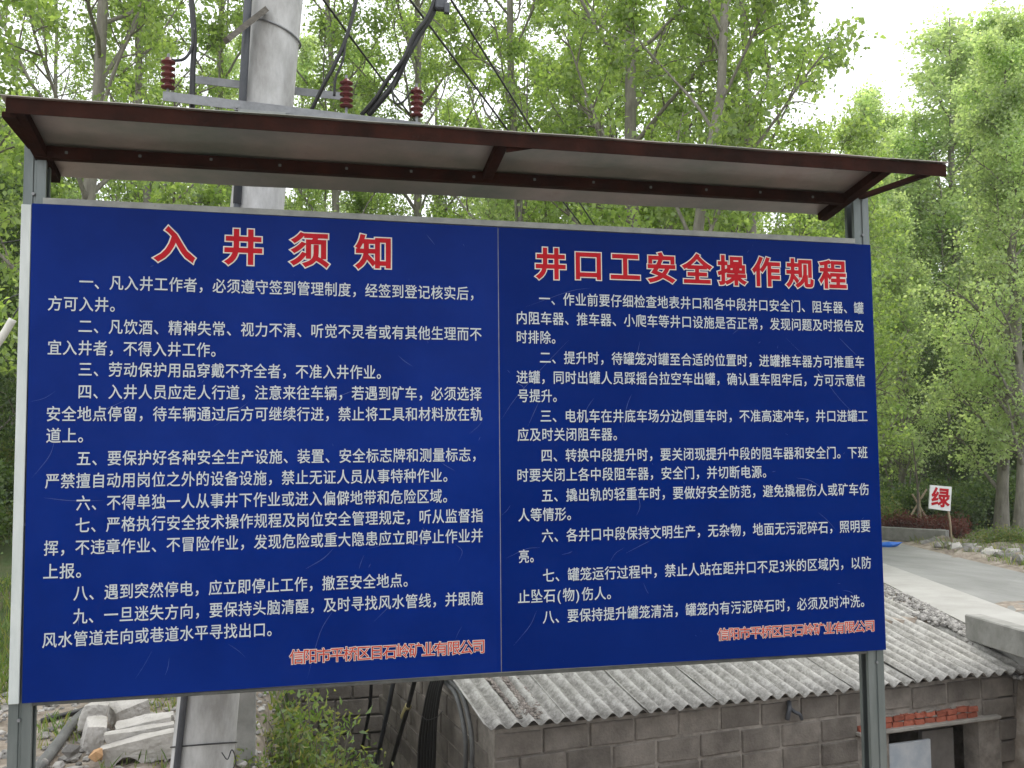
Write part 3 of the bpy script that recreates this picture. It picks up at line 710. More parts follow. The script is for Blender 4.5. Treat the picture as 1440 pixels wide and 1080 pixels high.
# brick courses over the door
bq = [mesh('brick', np.array((lambda z: (z.box((0, 0, 0), (.113, .06, .047), bev=.005, jit=.003), z.V)[1])(MB())), MB().box((0, 0, 0), (.115, .06, .052), bev=.005).F, m_brick) for _ in range(4)]
sb0 = (hit(1206, 1025, wn, W0@wn)-W0)@evh; sb1 = (hit(1376, 1010, wn, W0@wn)-W0)@evh
lz0 = hit(1250, 1027, wn, W0@wn)[2]; lz1 = hit(1400, 1016, wn, W0@wn)[2]
for row in range(2):
    s = sb0 + (.0 if row == 0 else .26)
    while s < sb1-.03:
        z_b = lz0 + .047 + row*.056
        p = W0 + evh*(s+.0575) - wn*.015 + wn*rng.normal(.006, .005); p[2] = z_b + rng.normal(0, .002)
        o = put_block(bq[rng.integers(4)], p, axf, 0, 'brick'); s += .125
q = MB(); a = W0+evh*(sb0-.02)+wn*.012; b_ = W0+evh*(sb1+.22)+wn*.012; a[2] = b_[2] = lz0+.008; q.bar(a, b_, .10, .03, bev=.004); q.build('lintel', m_lint, cb)
q = MB()
for t in range(46):           # squeezed-out mortar lumps
    s = rng.uniform(sb0, sb1); p = W0+evh*s+wn*rng.uniform(.0, .014); p[2] = rng.choice([lz0+.020, lz0+.075, lz0+.131])+rng.normal(0, .004)
    q.box(p, rng.uniform(.015, .06, 3)*np.array([1.4, .4, .35]), axf, bev=.004, jit=.002)
o_ = q.build('mortar_lumps', m_mort, cb); o_['kind'] = 'stuff'
sP = (hit(1313, 1050, wn, W0@wn)-W0)@evh
q = MB(); p = W0+evh*(sD0+sP)/2 - wn*.05; p[2] = zD-.95; q.box(p, (sP-sD0, .03, 1.75), axf, bev=.004); tag(q.build('door', m_panel, cb), 'chalky blue white door panel')
q = MB(); p = W0+evh*((sP+.03)+(sD1-.13))/2 - wn*.20; p[2] = zD-1.1; q.box(p, (sD1-.13-sP-.03, .05, 2.1), axf); q.build('doorway_infill', m_inner, cb)
# long cracks of mortar / fixings under the eave
q = MB(); p = hit(1110, 995, wn, W0@wn+.02); q.tube(spline([p, p+np.array([.03, -.04, -.03]), p+np.array([.07, -.05, -.05]), p+np.array([.10, -.03, -.10])], 5), .016, 7)
q.tube(spline([p+np.array([0, 0, .05]), p+np.array([-.03, -.05, 0]), p+np.array([-.04, -.03, -.09])], 5), .022, 7); tag(q.build('eave_bracket', m_dark, cb, True))

# retaining wall and grey slab behind the shrubs
rw = thing('retaining_wall', 'dark block retaining wall behind the shrubs left of the cabin', 'wall', (0.9, 7.5, -2.4))
q = MB(); q.box((.9, 7.55, -1.15), (3.3, .2, 2.5)); q.build('wall_core', m_mort, rw)
for row in range(11):
    for k in range(8):
        o = link('block', blk_var[rng.integers(6)], rw, (-1.4+k*.405+(row % 2)*.2+.0, -.07+rng.normal(0, .005), 2.42-.11-row*.206))
q = MB(); a = onY(331, 1090, 2.3); b_ = onY(360, 960, 2.3); q.box(((a[0]+b_[0])/2, 2.3, -.62), (b_[0]-a[0], .12, 2.3), bev=.01)
tag(q.build('concrete_post', m_kerb), 'short pale concrete post standing right behind the utility pole', 'post')

# pipes and hoses against the gable
def onG(x, y, off=0.06):
    n_ = np.cross((0, 0, 1), gl_); n_ = n_ if n_[0] < 0 else -n_
    return hit(x, y, n_, W0@n_+off)
for lb, P, r_0, mt in (
    ('black pipe leaning on the gable, furthest left', [(523,950),(519,1000),(505,1075),(503,1100)], .020, m_cable),
    ('black pipe leaning on the gable, second from the left', [(555,950),(545,1000),(530,1070),(526,1100)], .026, m_dark),
    ('black pipe with a yellow joint leaning on the gable', [(585,950),(572,1000),(552,1070),(545,1100)], .024, m_cable),
    ('thin dark cable standing before the dark block wall', [(474,950),(474,1000),(472,1090)], .012, m_cable),
    ('slim black cable along the retaining wall corner', [(492,950),(489,1000),(492,1060),(494,1100)], .018, m_cable)):
    q = MB(); q.tube(spline([onG(x, y, .10) for x, y in P], 6), r_0, 8); tag(q.build('pipe', mt, None, True), lb, 'pipe')
q = MB(); q.tube([onG(574, 992, .10), onG(567, 1008, .10)], .034, 8); tag(q.build('pipe_joint', mat('yellow_tape', (.35, .30, .12), (.42, .37, .2), 9)), 'faded yellow band round the black pipe by the gable', 'pipe joint')
q = MB()
for k in range(6):
    dx = k*4.2
    q.tube(spline([onG(612+dx*.7, 945, .13), onG(603+dx*.75, 970, .16), onG(595+dx*.85, 1010, .16), onG(590+dx, 1050, .15), onG(588+dx, 1110, .15)], 6), .017, 7)
q.tube(spline([onG(590, 1003, .17), onG(600, 1012, .19), onG(615, 1008, .19), onG(622, 1000, .16)], 5), .004, 5)
o_ = tag(q.build('hose_bundle', m_cable, None, True), 'bundle of black hoses tied with wire on the gable wall', 'hose bundle')
for k, dx in enumerate((0, 9)):
    q = MB(); q.tube(spline([onG(622+dx, 955, .08), onG(640+dx, 975, .1), onG(650+dx, 1010, .1), onG(655+dx, 1050, .1), onG(653+dx, 1110, .1)], 6), .021, 8)
    tag(q.build('hose', m_hose, None, True), ['dark bent hose nearest the cabin corner', 'dark bent hose just inside the cabin corner'][k-1 if k else 1], 'hose')

# ================================================================== STONES
def stone_geo(c_, r_0, rr, flat=.7):
    t = (1+5**.5)/2
    V = np.array([(-1,t,0),(1,t,0),(-1,-t,0),(1,-t,0),(0,-1,t),(0,1,t),(0,-1,-t),(0,1,-t),(t,0,-1),(t,0,1),(-t,0,-1),(-t,0,1)])/1.9
    Fc = [(0,11,5),(0,5,1),(0,1,7),(0,7,10),(0,10,11),(1,5,9),(5,11,4),(11,10,2),(10,7,6),(7,1,8),(3,9,4),(3,4,2),(3,2,6),(3,6,8),(3,8,9),(4,9,5),(2,4,11),(6,2,10),(8,6,7),(9,8,1)]
    V = V*(1+rr.normal(0, .22, V.shape)); a = rr.uniform(0, 6.28); ca, sa = math.cos(a), math.sin(a)
    V = V@np.array([[ca, sa, 0], [-sa, ca, 0], [0, 0, 1]]); V = V*np.array([1, 1, 1])*r_0; V[:, 2] *= flat
    return V+np.array(c_), Fc
def stones(name, label, pts, rads, mt, flat=.7):
    V = []; Fc = []; n0 = 0
    for p, r_0 in zip(pts, rads):
        v, f = stone_geo(p, r_0, rng, flat); V.append(v); Fc += [(a+n0, b_+n0, c_+n0) for a, b_, c_ in f]; n0 += 12
    V = np.concatenate(V); me = bpy.data.meshes.new(name); me.from_pydata(V.tolist(), [], Fc); me.materials.append(mt)
    return tag(link(name, me), label, 'gravel', None, 'stuff')
P = []; Rr = []
for _ in range(5200):            # bank between roof and path
    t = rng.random(); a = onRoad(1215+240*t, 811+110*t); s = rng.random()
    y = 3.3 + 10*rng.random()**1.2; xr = EAVE_R[0] + (y-EAVE_R[1])*rgh[0]/rgh[1] - .10
    tt = ((y - LW1[1])/(LW0[1]-LW1[1])); xl = LW1[0]+(LW0[0]-LW1[0])*tt
    if y < LWA[1]: xl = xr + 1.2
    if xl < xr: continue
    x = xr + (xl-xr)*rng.random(); z = max(float(ground_h(np.array(x), np.array(y))), -.26)
    P.append((x, y, z+.012)); Rr.append(rng.uniform(.012, .035))
stones('gravel', 'loose grey gravel bank between the corrugated roof and the pale path', P, Rr, m_stone)
P = []; Rr = []
for _ in range(1100):             # debris lying on the roof
    s = rng.uniform(0, 1); t = rng.uniform(0, 1)
    px = 672+ (t*55) + rng.uniform(0, 1)*48*(1-.25*t) ; py = 946+t*60+rng.normal(0, 2)
    n_d = nor@EAVE_L; p = hit(px, py, nor, n_d+.03)
    sl = (p-EAVE_L)@ev; sl = (sl % step) ; p = p + nor*(AMP*math.cos(2*math.pi*sl/PITCH)*.9+AMP-.03+.006); P.append(p); Rr.append(rng.uniform(.006, .017))
stones('roof_gravel', 'patch of brownish gravel lying on the left end of the corrugated roof', P, Rr, m_debris)
P = []; Rr = []
for _ in range(1500):            # rubble ground lower left
    x = rng.uniform(-1.9, 1.0); y = rng.uniform(1.2, 4.6); z = float(ground_h(np.array(x), np.array(y)))
    P.append((x, y, z+.006)); Rr.append(rng.uniform(.008, .03) if rng.random() > .06 else rng.uniform(.03, .06))
stones('rubble', 'loose stones and rubble on the bare earth behind the left post', P, Rr, m_stone)
tr = np.random.default_rng(5)
for k in range(34):              # stones lining the far road edge
    t = k/33; px = 1296+150*t+tr.normal(0, 2); py = 767+24*t+tr.normal(0, 3)-2; p = onRoad(px, py)
    V, Fc = stone_geo((0, 0, 0), tr.uniform(.08, .17), tr, .7); me = mesh('stone', V, Fc, [m_stone, m_slab, m_ochre][int(tr.choice([0, 0, 0, 1, 1]))])
    o = link('stone', me, None, (p[0], p[1], p[2]+.06)); tag(o, 'pale stone in the rough row along the far road edge', 'stone', 'stones lining the far road edge')
# big broken lumps
def lump(px0, px1, pyt, pyb, y, label, depth, ax_rot=0, mt=None, name='concrete_lump', jit=.02, sub=None):
    a = onY(px0, pyb, y); b_ = onY(px1, pyt, y); w_, h_ = b_[0]-a[0], b_[2]-a[2]; ca, sa = math.cos(ax_rot), math.sin(ax_rot)
    ax = ((ca, sa, 0), (-sa, ca, 0), (0, 0, 1)); q = MB(); q.box(((a[0]+b_[0])/2, y+depth/2, (a[2]+b_[2])/2), (w_, depth, h_), ax, bev=min(w_, h_)*.2, jit=jit)
    return tag(q.build(name, mt or m_slab), label, 'concrete lump')
def rough_block(size, seed, n=9, rnd=.22, amp=.012, fn=None):
    rr = np.random.default_rng(seed); idm = {}; V = []; Fc = []
    def vid(p):
        k = tuple(np.round(p, 5))
        if k not in idm: idm[k] = len(V); V.append(np.array(p))
        return idm[k]
    g = np.linspace(-1, 1, n+1)
    for a in range(3):
        o1, o2 = [(1, 2), (2, 0), (0, 1)][a]
        for sg in (-1, 1):
            for i in range(n):
                for j in range(n):
                    f = []
                    for (u, v) in ((i, j), (i+1, j), (i+1, j+1), (i, j+1)):
                        t = [0, 0, 0]; t[a] = sg; t[o1] = g[u]; t[o2] = g[v]; f.append(vid(t))
                    Fc.append(f if sg > 0 else f[::-1])
    V = np.array(V); m_ = np.linalg.norm(V, axis=1)[:, None]; sph = V/m_*1.25
    W = V*(1-rnd)+sph*rnd; h = np.array(size)/2; W = W*h
    ks = rr.normal(0, 1, (6, 3))*14; ph = rr.uniform(0, 6, 6); sh = rr.normal(0, .08, (3, 3)); W = W@(np.eye(3)+sh)
    dsp = sum(np.sin(W@ks[i]+ph[i]) for i in range(6))*amp*.35 + rr.normal(0, amp*.18, len(W))
    W = W + W/np.linalg.norm(W, axis=1)[:, None]*dsp[:, None]
    if fn: W = fn(W)
    return W, Fc
def lump2(cx, cy, y, size, seed, label, rot=(0, 0, 0), rnd=.22, amp=.012, fn=None, name='concrete_lump', cat='concrete lump', n=9):
    c_ = onY(cx, cy, y); V, Fc = rough_block(size, seed, n, rnd, amp, fn)
    from mathutils import Euler
    Rm = np.array(Euler(rot).to_matrix()); V = V@Rm.T + c_
    q = MB(); q.add(V, Fc); return tag(q.build(name, m_slab, None, False), label, cat)
lump2(131, 1034, 2.75, (.155, .20, .20), 1, 'upright pale concrete lump left of the larger slab', (.1, .05, .2))
lump2(131, 1008, 3.05, (.17, .20, .17), 2, 'rounded pale concrete lump leaning behind the upright one', (0, .2, 0), .5)
lump2(181, 1001, 3.25, (.24, .26, .21), 3, 'pale angular concrete boulder behind the stepped slab', (.2, -.1, .4), .25)
def notch(W):
    W = W.copy(); x, z = W[:, 0], W[:, 2]; k = (z < .0) & (np.abs(x+.09) < .095); W[k, 2] = np.maximum(W[k, 2], .01 - 9*np.abs(x[k]+.09)**2); return W
sl_ = thing('broken_slab', 'large stepped broken concrete slab with an arched notch below the board', 'concrete slab', onY(196, 1075, 2.4))
for (cx, cy, yy, sz, sd, rt, fn_, nm) in ((197, 1056, 2.40, (.40, .12, .19), 4, (.12, -.20, .10), notch, 'slab_body'), (199, 1036, 2.52, (.40, .085, .12), 5, (.05, -.17, .08), None, 'slab_step'), (203, 1027, 2.63, (.39, .085, .11), 6, (0, -.15, .08), None, 'slab_step'), (207, 1019, 2.75, (.38, .09, .10), 8, (0, -.13, .08), None, 'slab_step')):
    c_ = onY(cx, cy, yy); V, Fc = rough_block(sz, sd, 12, .05, .008, fn_)
    from mathutils import Euler
    V = V@np.array(Euler(rt).to_matrix()).T + c_; q = MB(); q.add(V, Fc); q.build(nm, m_slab, sl_)
q = MB(); V, Fc = stone_geo(onY(137, 1061, 2.3), .05, np.random.default_rng(3), .9); q.add(V, Fc); tag(q.build('ochre_stone', m_ochre), 'small orange brown stone in front of the concrete lumps', 'stone')
for k, (px, py, rr_) in enumerate(((100, 1054, .055), (85, 1076, .035), (62, 1072, .03))):
    q = MB(); V, Fc = stone_geo(onY(px, py, 2.35), rr_, np.random.default_rng(13+k), .8); q.add(V, Fc)
    tag(q.build('stone', m_stone if k != 1 else m_slab), ['brownish grey stone beside the thick grey hose', 'small white stone at the foot of the left post', 'small grey stone right behind the left post'][k], 'stone')
def onGd(x, y, up=.03): p = onZ(x, y, 0); p = onZ(x, y, float(ground_h(np.array(p[0]), np.array(p[1])))+up); return p
cable('thick grey hose lying on the rubble behind the left post', [onGd(40, 1095), onGd(62, 1070, .04), onGd(84, 1042, .05), onGd(100, 1020, .05), onGd(118, 1003, .05), onGd(146, 985, .05), onGd(165, 975)], .036, 'hose', m_hose)
cable('thin black hose crossing the rubble behind the grey one', [onGd(58, 1014, .02), onGd(84, 1007, .03), onGd(115, 999, .03), onGd(135, 988, .03), onGd(150, 976, .03)], .020, 'hose', m_cable)
a = onRoad(1381, 888); b_ = onRoad(1440, 906); q = MB(); dd_ = (b_-a)/np.linalg.norm(b_-a); sd2 = np.array([-dd_[1], dd_[0], 0])
if sd2[1] < 0: sd2 = -sd2
q.bar(a+sd2*.09+np.array([0, 0, .05]), b_+dd_*1.5+sd2*.09+np.array([0, 0, .05]), .18, .26, bev=.012)
tag(q.build('concrete_kerb_block', m_kerb), 'low grey concrete wall end beside the pale path at the right edge', 'low wall')

# ================================================================== ROADSIDE
kp0 = onRoad(1236, 759); kp1 = onRoad(1333, 764)
kd = (kp1-kp0)[:2]; kl = np.linalg.norm(kd); kd /= kl
ps = thing('planter', 'low pale concrete planter kerb by the far road edge', 'planter', kp0)
q = MB(); q.bar(kp0+np.array([-kd[0]*2, -kd[1]*2, .14]), kp1+np.array([0, 0, .14]), .16, .30, bev=.01); q.build('kerb', m_kerb, ps)
q = MB(); e = kp1+np.array([-.05, 0, .14]); q.bar(e, e+np.array([.38, .8, 0]), .15, .29, bev=.01); q.build('kerb', m_kerb, ps)
# sign with one character
sgp = onRoad(1339, 768, .05)
sg = thing('roadside_sign', 'small tilted white sign with one red character on a stick by the road', 'sign', sgp)
dist_s = sgp[1]
q = MB(); A_ = onY(1339, 768, dist_s); B_ = onY(1331, 700, dist_s-.02); q.tube([A_, (A_+B_)/2+np.array([.02, 0, 0]), B_], .022, 7); q.build('stick', m_bamboo, sg, True)
cs = [onY(1308.5, 682, dist_s-.05), onY(1338.5, 684.5, dist_s-.05), onY(1336.5, 719, dist_s-.05), onY(1306.5, 715, dist_s-.05)]
q = MB(); bk = [p+np.array([0, .03, 0]) for p in cs]; q.add(cs+bk, [(0, 3, 2, 1), (4, 5, 6, 7), (0, 1, 5, 4), (1, 2, 6, 5), (2, 3, 7, 6), (3, 0, 4, 7)]); sf = q.build('sign_face', m_signwhite, sg)
glyphs('绿', 'title', 0, .030, True)
g, f = _gc[('绿', 'title')]; U_ = (cs[1]-cs[0]); Vv = (cs[3]-cs[0])
Vs = [cs[0] + U_*(.5+(x-.5)*.86) - Vv*(-.5+(y-.37)*.86) + np.array([0, -.006-z*.12, 0]) for x, y, z in g]
q = MB(); q.add(Vs, f); q.build('character', m_red, sf)
# staked sapling: tripod of poles
tp = onRoad(1290, 754, .05); dy = tp[1]+.2
sp = thing('staked_sapling', 'bare young sapling held by crossed stakes in the planter', 'sapling', tp)
for (a, b_) in (((1272, 740), (1303, 688)), ((1317, 752), (1283, 695)), ((1296, 748), (1292, 692))):
    q = MB(); q.tube([onY(*a, dy+.3*rng.random()), onY(*b_, dy+.15)], .024, 6); q.build('stake', m_bamboo, sp)
q = MB(); q.tube(spline([onY(1291, 755, dy+.1), onY(1291, 700, dy+.1), onY(1288, 660, dy+.1), onY(1283, 620, dy+.1)], 4), [.03]*4+[.026]*4+[.018]*4+[.008], 7)
for a, b_ in (((1290, 690), (1300, 655)), ((1289, 670), (1276, 648)), ((1289, 680), (1279, 672)), ((1287, 655), (1296, 636))): q.tube([onY(*a, dy+.1), onY(*b_, dy+.1)], [.012, .004], 5)
q.build('stem', m_twig, sp)
q = MB(); p = onRoad(1249, 766, .06); V, Fc = stone_geo((0, 0, 0), .30, np.random.default_rng(8), .22); q.add(V*np.array([1, .5, 1])+p, Fc); tag(q.build('plastic_scrap', m_blueplas), 'crumpled bright blue plastic scrap lying at the road edge', 'plastic scrap')

HZ = 0.0007
if HZ:
    q = MB(); q.box((35, 62, 16.4), (300, 300, 40)); hm = bpy.data.materials.new('air'); hm.use_nodes = True; hn = hm.node_tree.nodes; hn.remove(hn['Principled BSDF'])
    pv = hn.new('ShaderNodeVolumePrincipled'); pv.inputs['Color'].default_value = (.9, .93, .95, 1); pv.inputs['Density'].default_value = HZ
    hm.node_tree.links.new(pv.outputs[0], hn['Material Output'].inputs['Volume']); o_ = q.build('haze', hm); o_['kind'] = 'stuff'

# ================================================================== VEGETATION
def rot_dir(dv, ang, az):
    dv = dv/np.linalg.norm(dv); ref = np.array([0, 0, 1.]) if abs(dv[2]) < .95 else np.array([1., 0, 0])
    u = np.cross(dv, ref); u /= np.linalg.norm(u); v = np.cross(dv, u)
    return dv*math.cos(ang) + (u*math.cos(az)+v*math.sin(az))*math.sin(ang)
def leaves_mesh(name, C_, size, mt, rr, droop=.5, wide=.75):
    N = len(C_); dvec = rr.normal(0, 1, (N, 3)); dvec[:, 2] -= droop; dvec /= np.linalg.norm(dvec, axis=1)[:, None]
    ref = rr.normal(0, 1, (N, 3)); s_ = np.cross(dvec, ref); s_ /= np.linalg.norm(s_, axis=1)[:, None]; nr = np.cross(dvec, s_)
    L_ = size*rr.uniform(.6, 1.25, N)[:, None]; W_ = L_*wide/2
    V = np.stack([C_, C_+dvec*L_*.38+s_*W_+nr*L_*.18, C_+dvec*L_, C_+dvec*L_*.38-s_*W_+nr*L_*.18], 1).reshape(-1, 3).astype(np.float32)
    me = bpy.data.meshes.new(name); me.vertices.add(4*N); me.vertices.foreach_set('co', V.ravel())
    me.loops.add(4*N); me.loops.foreach_set('vertex_index', np.arange(4*N, dtype=np.int32))
    me.polygons.add(N); me.polygons.foreach_set('loop_start', np.arange(0, 4*N, 4, dtype=np.int32))
    me.update(calc_edges=True); me.materials.append(mt); return me
def tree_geo(seed, H, r0, base, spread, nl, leaf, mt, nprim=22, form=.55, upang=(35, 60), lean=0, clump=.22, name='poplar_tree'):
    rr = np.random.default_rng(seed); q = MB(); tw = MB()
    zt = np.linspace(0, 1, 12); wob = np.cumsum(rr.normal(0, .035, (12, 2)), 0)*H/12
    T = np.stack([wob[:, 0]+lean*H*zt, wob[:, 1], zt*H], 1); T[0, :2] = 0
    rad = r0*(1-zt)**.8+.012; rad[0] *= 1.35
    q.tube(T, rad, 10, False)
    def at_(t): i = min(int(t*11), 10); f_ = t*11-i; return T[i]*(1-f_)+T[i+1]*f_
    ends = []
    for k in range(nprim):
        t = base+(.97-base)*(k+rr.random())/nprim; p = at_(t); az = k*2.4+rr.normal(0, .4)
        up = math.radians(rr.uniform(*upang)); dv = np.array([math.cos(az)*math.sin(up), math.sin(az)*math.sin(up), math.cos(up)])
        rel = (t-base)/(1-base); Ln = spread*(1-rel)**form*(.55+.45*min(1, rel*5))*rr.uniform(.75, 1.15)+.35
        rb = max(.012, r0*(1-t)**.8*.5); m_ = 7; P_ = [p]; dd = dv
        for j in range(m_): dd = dd+rr.normal(0, .10, 3)+np.array([0, 0, .05]); dd /= np.linalg.norm(dd); P_.append(P_[-1]+dd*Ln/m_)
        P_ = np.array(P_); q.tube(P_, np.linspace(rb, .008, m_+1), 6, False)
        for s_ in range(rr.integers(6, 10)):
            u = rr.uniform(.2, 1); i = min(int(u*m_), m_-1); b0 = P_[i]+(P_[i+1]-P_[i])*(u*m_-i); dv2 = rot_dir(P_[i+1]-P_[i], rr.uniform(.5, 1.1), rr.uniform(0, 6.28))
            l2 = Ln*rr.uniform(.2, .42)*(1.2-.6*u); Q = [b0]; d2 = dv2
            for j in range(4): d2 = d2+rr.normal(0, .16, 3); d2 /= np.linalg.norm(d2); Q.append(Q[-1]+d2*l2/4)
            Q = np.array(Q); tw.tube(Q, np.linspace(rb*.32+.004, .003, 5), 4, False)
            for v_ in range(rr.integers(3, 6)):
                u2 = rr.uniform(.25, 1); i2 = min(int(u2*4), 3); b2 = Q[i2]+(Q[i2+1]-Q[i2])*(u2*4-i2)
                dv3 = rot_dir(Q[i2+1]-Q[i2], rr.uniform(.4, 1.2), rr.uniform(0, 6.28)); l3 = rr.uniform(.15, .5)*min(1, spread/2.5); e3 = b2+dv3*l3
                tw.tube([b2, e3], [.004, .002], 3, False); ends.append((b2, e3))
    ends_a = np.array([e[0] for e in ends]); ends_b = np.array([e[1] for e in ends]); ii = rr.integers(0, len(ends), nl)
    wgt = rr.uniform(.0, 1.0, len(ends))**4+.03; ii = rr.choice(len(ends), nl, p=wgt/wgt.sum())
    tt = rr.uniform(.2, 1.1, nl)[:, None]; C_ = ends_a[ii]*(1-tt)+ends_b[ii]*tt + rr.normal(0, clump*.5, (nl, 3))
    C_[:, 2] = np.maximum(C_[:, 2], .3)
    return (mesh('trunk', q.V, q.F, m_bark, True), mesh('twigs', tw.V, tw.F, m_twig), leaves_mesh('crown', C_, leaf, mt, rr))
VA = [tree_geo(11, 17, .105, .14, 3.3, 27000, .088, m_leafA, 30, lean=.01), tree_geo(12, 16, .09, .16, 3.0, 25000, .088, m_leafA, 26, lean=-.015), tree_geo(13, 18, .12, .20, 3.8, 29000, .09, m_leafA, 32),
      tree_geo(14, 15, .085, .10, 2.6, 22000, .086, m_leafA, 26, upang=(25, 50), lean=.03)]
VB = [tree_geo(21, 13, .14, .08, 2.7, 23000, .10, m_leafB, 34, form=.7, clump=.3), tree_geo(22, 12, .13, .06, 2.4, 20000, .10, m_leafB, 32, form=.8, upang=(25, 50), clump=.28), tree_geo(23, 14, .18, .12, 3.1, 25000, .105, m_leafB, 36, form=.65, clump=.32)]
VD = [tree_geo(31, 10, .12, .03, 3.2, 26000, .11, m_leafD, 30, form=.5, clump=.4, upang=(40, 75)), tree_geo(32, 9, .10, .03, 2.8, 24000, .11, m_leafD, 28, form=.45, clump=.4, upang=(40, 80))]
def tree(name, var, px, dist, label, group=None, scale=1.0, rz=None, dz=0, sx=1.0, shift=None, tiltx=0):
    x, y = polar(px, dist)
    if shift: x += shift[0]; y += shift[1]
    z = float(ground_h(np.array(x), np.array(y)))-.06+dz
    t = thing(name, label, 'tree', (x, y, z), group); t.scale = (scale*sx, scale*sx, scale); t.rotation_euler = (0, tiltx, random.uniform(0, 6.28) if rz is None else rz)
    for nm, me in zip(('trunk', 'twigs', 'crown'), var):
        o = link(nm, me, t)
        if nm != 'trunk': o['kind'] = 'stuff'
    return t
PT = 'poplar_tree'
VC = [tree_geo(51, 8.5, .07, .05, 2.9, 19000, .09, m_leafA, 26, form=.4, clump=.35, upang=(30, 65)), tree_geo(52, 7.5, .06, .05, 2.6, 17000, .09, m_leafB, 24, form=.4, clump=.35, upang=(30, 65))]
for k_, (px_, dd_2) in enumerate([(p + random.uniform(-20, 20), 17+6*random.random()) for p in range(30, 1200, 82)]):
    tree('young_tree', VC[k_ % 2], px_, dd_2, 'low leafy young tree seen in the gap between canopy and board', 'young trees behind the board', scale=random.uniform(.85, 1.1) if px_ > 620 else random.uniform(.55, .75))
tree(PT, VA[2], 868, 14.5, 'straight poplar with a pale trunk rising behind the middle of the canopy', rz=.5)
tree(PT, VA[3], 925, 12.0, 'poplar with a forked trunk leaning right behind the right half of the canopy', rz=0.2, tiltx=.10)
tree(PT, VA[0], 112, 13.0, 'slim poplar with a bare grey trunk just left of the left insulator', rz=1.4)
tree(PT, VA[1], -140, 7.4, 'nearest poplar overhanging the left end of the canopy', rz=2.1, scale=.8)
tree(PT, VA[0], 745, 17.5, 'poplar seen between the overhead wires left of the straight one', rz=3.0)
tree(PT, VA[1], 470, 20, 'poplar directly behind the utility pole and its middle insulator', rz=.9)
tree(PT, VA[2], 600, 22, 'poplar beyond the right hand insulator', rz=4.2)
tree(PT, VA[0], 300, 21, 'poplar between the left insulator and the utility pole', rz=5.2)
tree(PT, VA[3], 215, 17, 'thin leaning poplar left of the utility pole behind the insulator', rz=3.7)
tree(PT, VA[1], 1065, 15.5, 'poplar whose crown ends against the open sky above the right of the canopy', rz=1.2, scale=.95)
tree(PT, VA[2], 1010, 21, 'poplar behind the leaning fork right of the middle', rz=2.6, scale=.85)
tree(PT, VA[0], -150, 16, 'poplar at the left picture edge beyond the grass slope', rz=4.4)
# right hand group, further off, its haze painted as paler leaves
tree(PT, VB[2], 1428, 20.5, 'large roadside poplar with thick paired trunks at the right edge', rz=1.0, scale=.80)
tree(PT, VB[0], 1400, 22.0, 'roadside poplar leaning left beside the thick paired trunks', rz=2.0, scale=.93, tiltx=-.07)
tree(PT, VB[1], 1215, 29, 'pale poplar showing just right of the canopy end', rz=.6, scale=1.13)
tree(PT, VB[2], 1398, 33, 'pale poplar right beside the tallest one against the sky', rz=.2, scale=1.18, sx=1.2)
tree(PT, VB[1], 1135, 22, 'shorter poplar whose top shows above the right half of the canopy', rz=3.3, scale=.72)
tree(PT, VB[2], 1252, 34, 'pale poplar filling the dip between canopy end and the tallest one', rz=1.1, scale=1.06, sx=1.15)
tree(PT, VB[1], 1302, 31, 'pale poplar touching the tallest one on its left side', rz=5.1, scale=1.10, sx=1.15)
tree(PT, VB[0], 1440, 33, 'high pale poplar at the upper right picture edge', rz=.7, scale=1.25, sx=1.2)
tree(PT, VB[0], 1343, 31, 'tallest pale poplar against the open sky on the right', rz=3.6, scale=1.30, sx=1.25)
tree(PT, VB[2], 1285, 34, 'pale broad poplar behind the white roadside sign', rz=4.8, scale=.95)
tree(PT, VB[1], 1268, 25, 'young poplar with a thin dark trunk between the planter and the forest', rz=5.5, scale=.74)
tree(PT, VB[0], 1470, 30, 'pale poplar cut by the right picture edge', rz=2.9, scale=1.05)
tree(PT, VB[1], 1195, 33, 'pale poplar half hidden by the right post', rz=1.9, scale=.92)
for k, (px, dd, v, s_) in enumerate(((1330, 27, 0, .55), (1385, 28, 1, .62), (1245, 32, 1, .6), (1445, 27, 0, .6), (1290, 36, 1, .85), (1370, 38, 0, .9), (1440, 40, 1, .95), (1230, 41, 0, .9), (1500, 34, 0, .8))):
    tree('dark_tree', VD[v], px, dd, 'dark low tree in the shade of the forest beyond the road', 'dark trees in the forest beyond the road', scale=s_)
k = 0
for px, dd in [(p + random.uniform(-25, 25), d_) for d_ in (28,) for p in range(-150, 1180, 110)]:
    tree(PT, (VA+VB)[k % 7] if dd < 30 else VB[k % 3], px, dd+random.uniform(-2, 2), 'one of the many poplars filling the forest far behind the board', 'poplars far behind the board', scale=random.uniform(.7, .95)); k += 1
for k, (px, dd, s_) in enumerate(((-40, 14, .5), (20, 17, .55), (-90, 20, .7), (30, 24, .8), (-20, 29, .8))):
    tree('dark_tree', VD[k % 2], px, dd, 'low dark tree on the slope at the left picture edge', 'dark trees on the left slope', scale=s_)
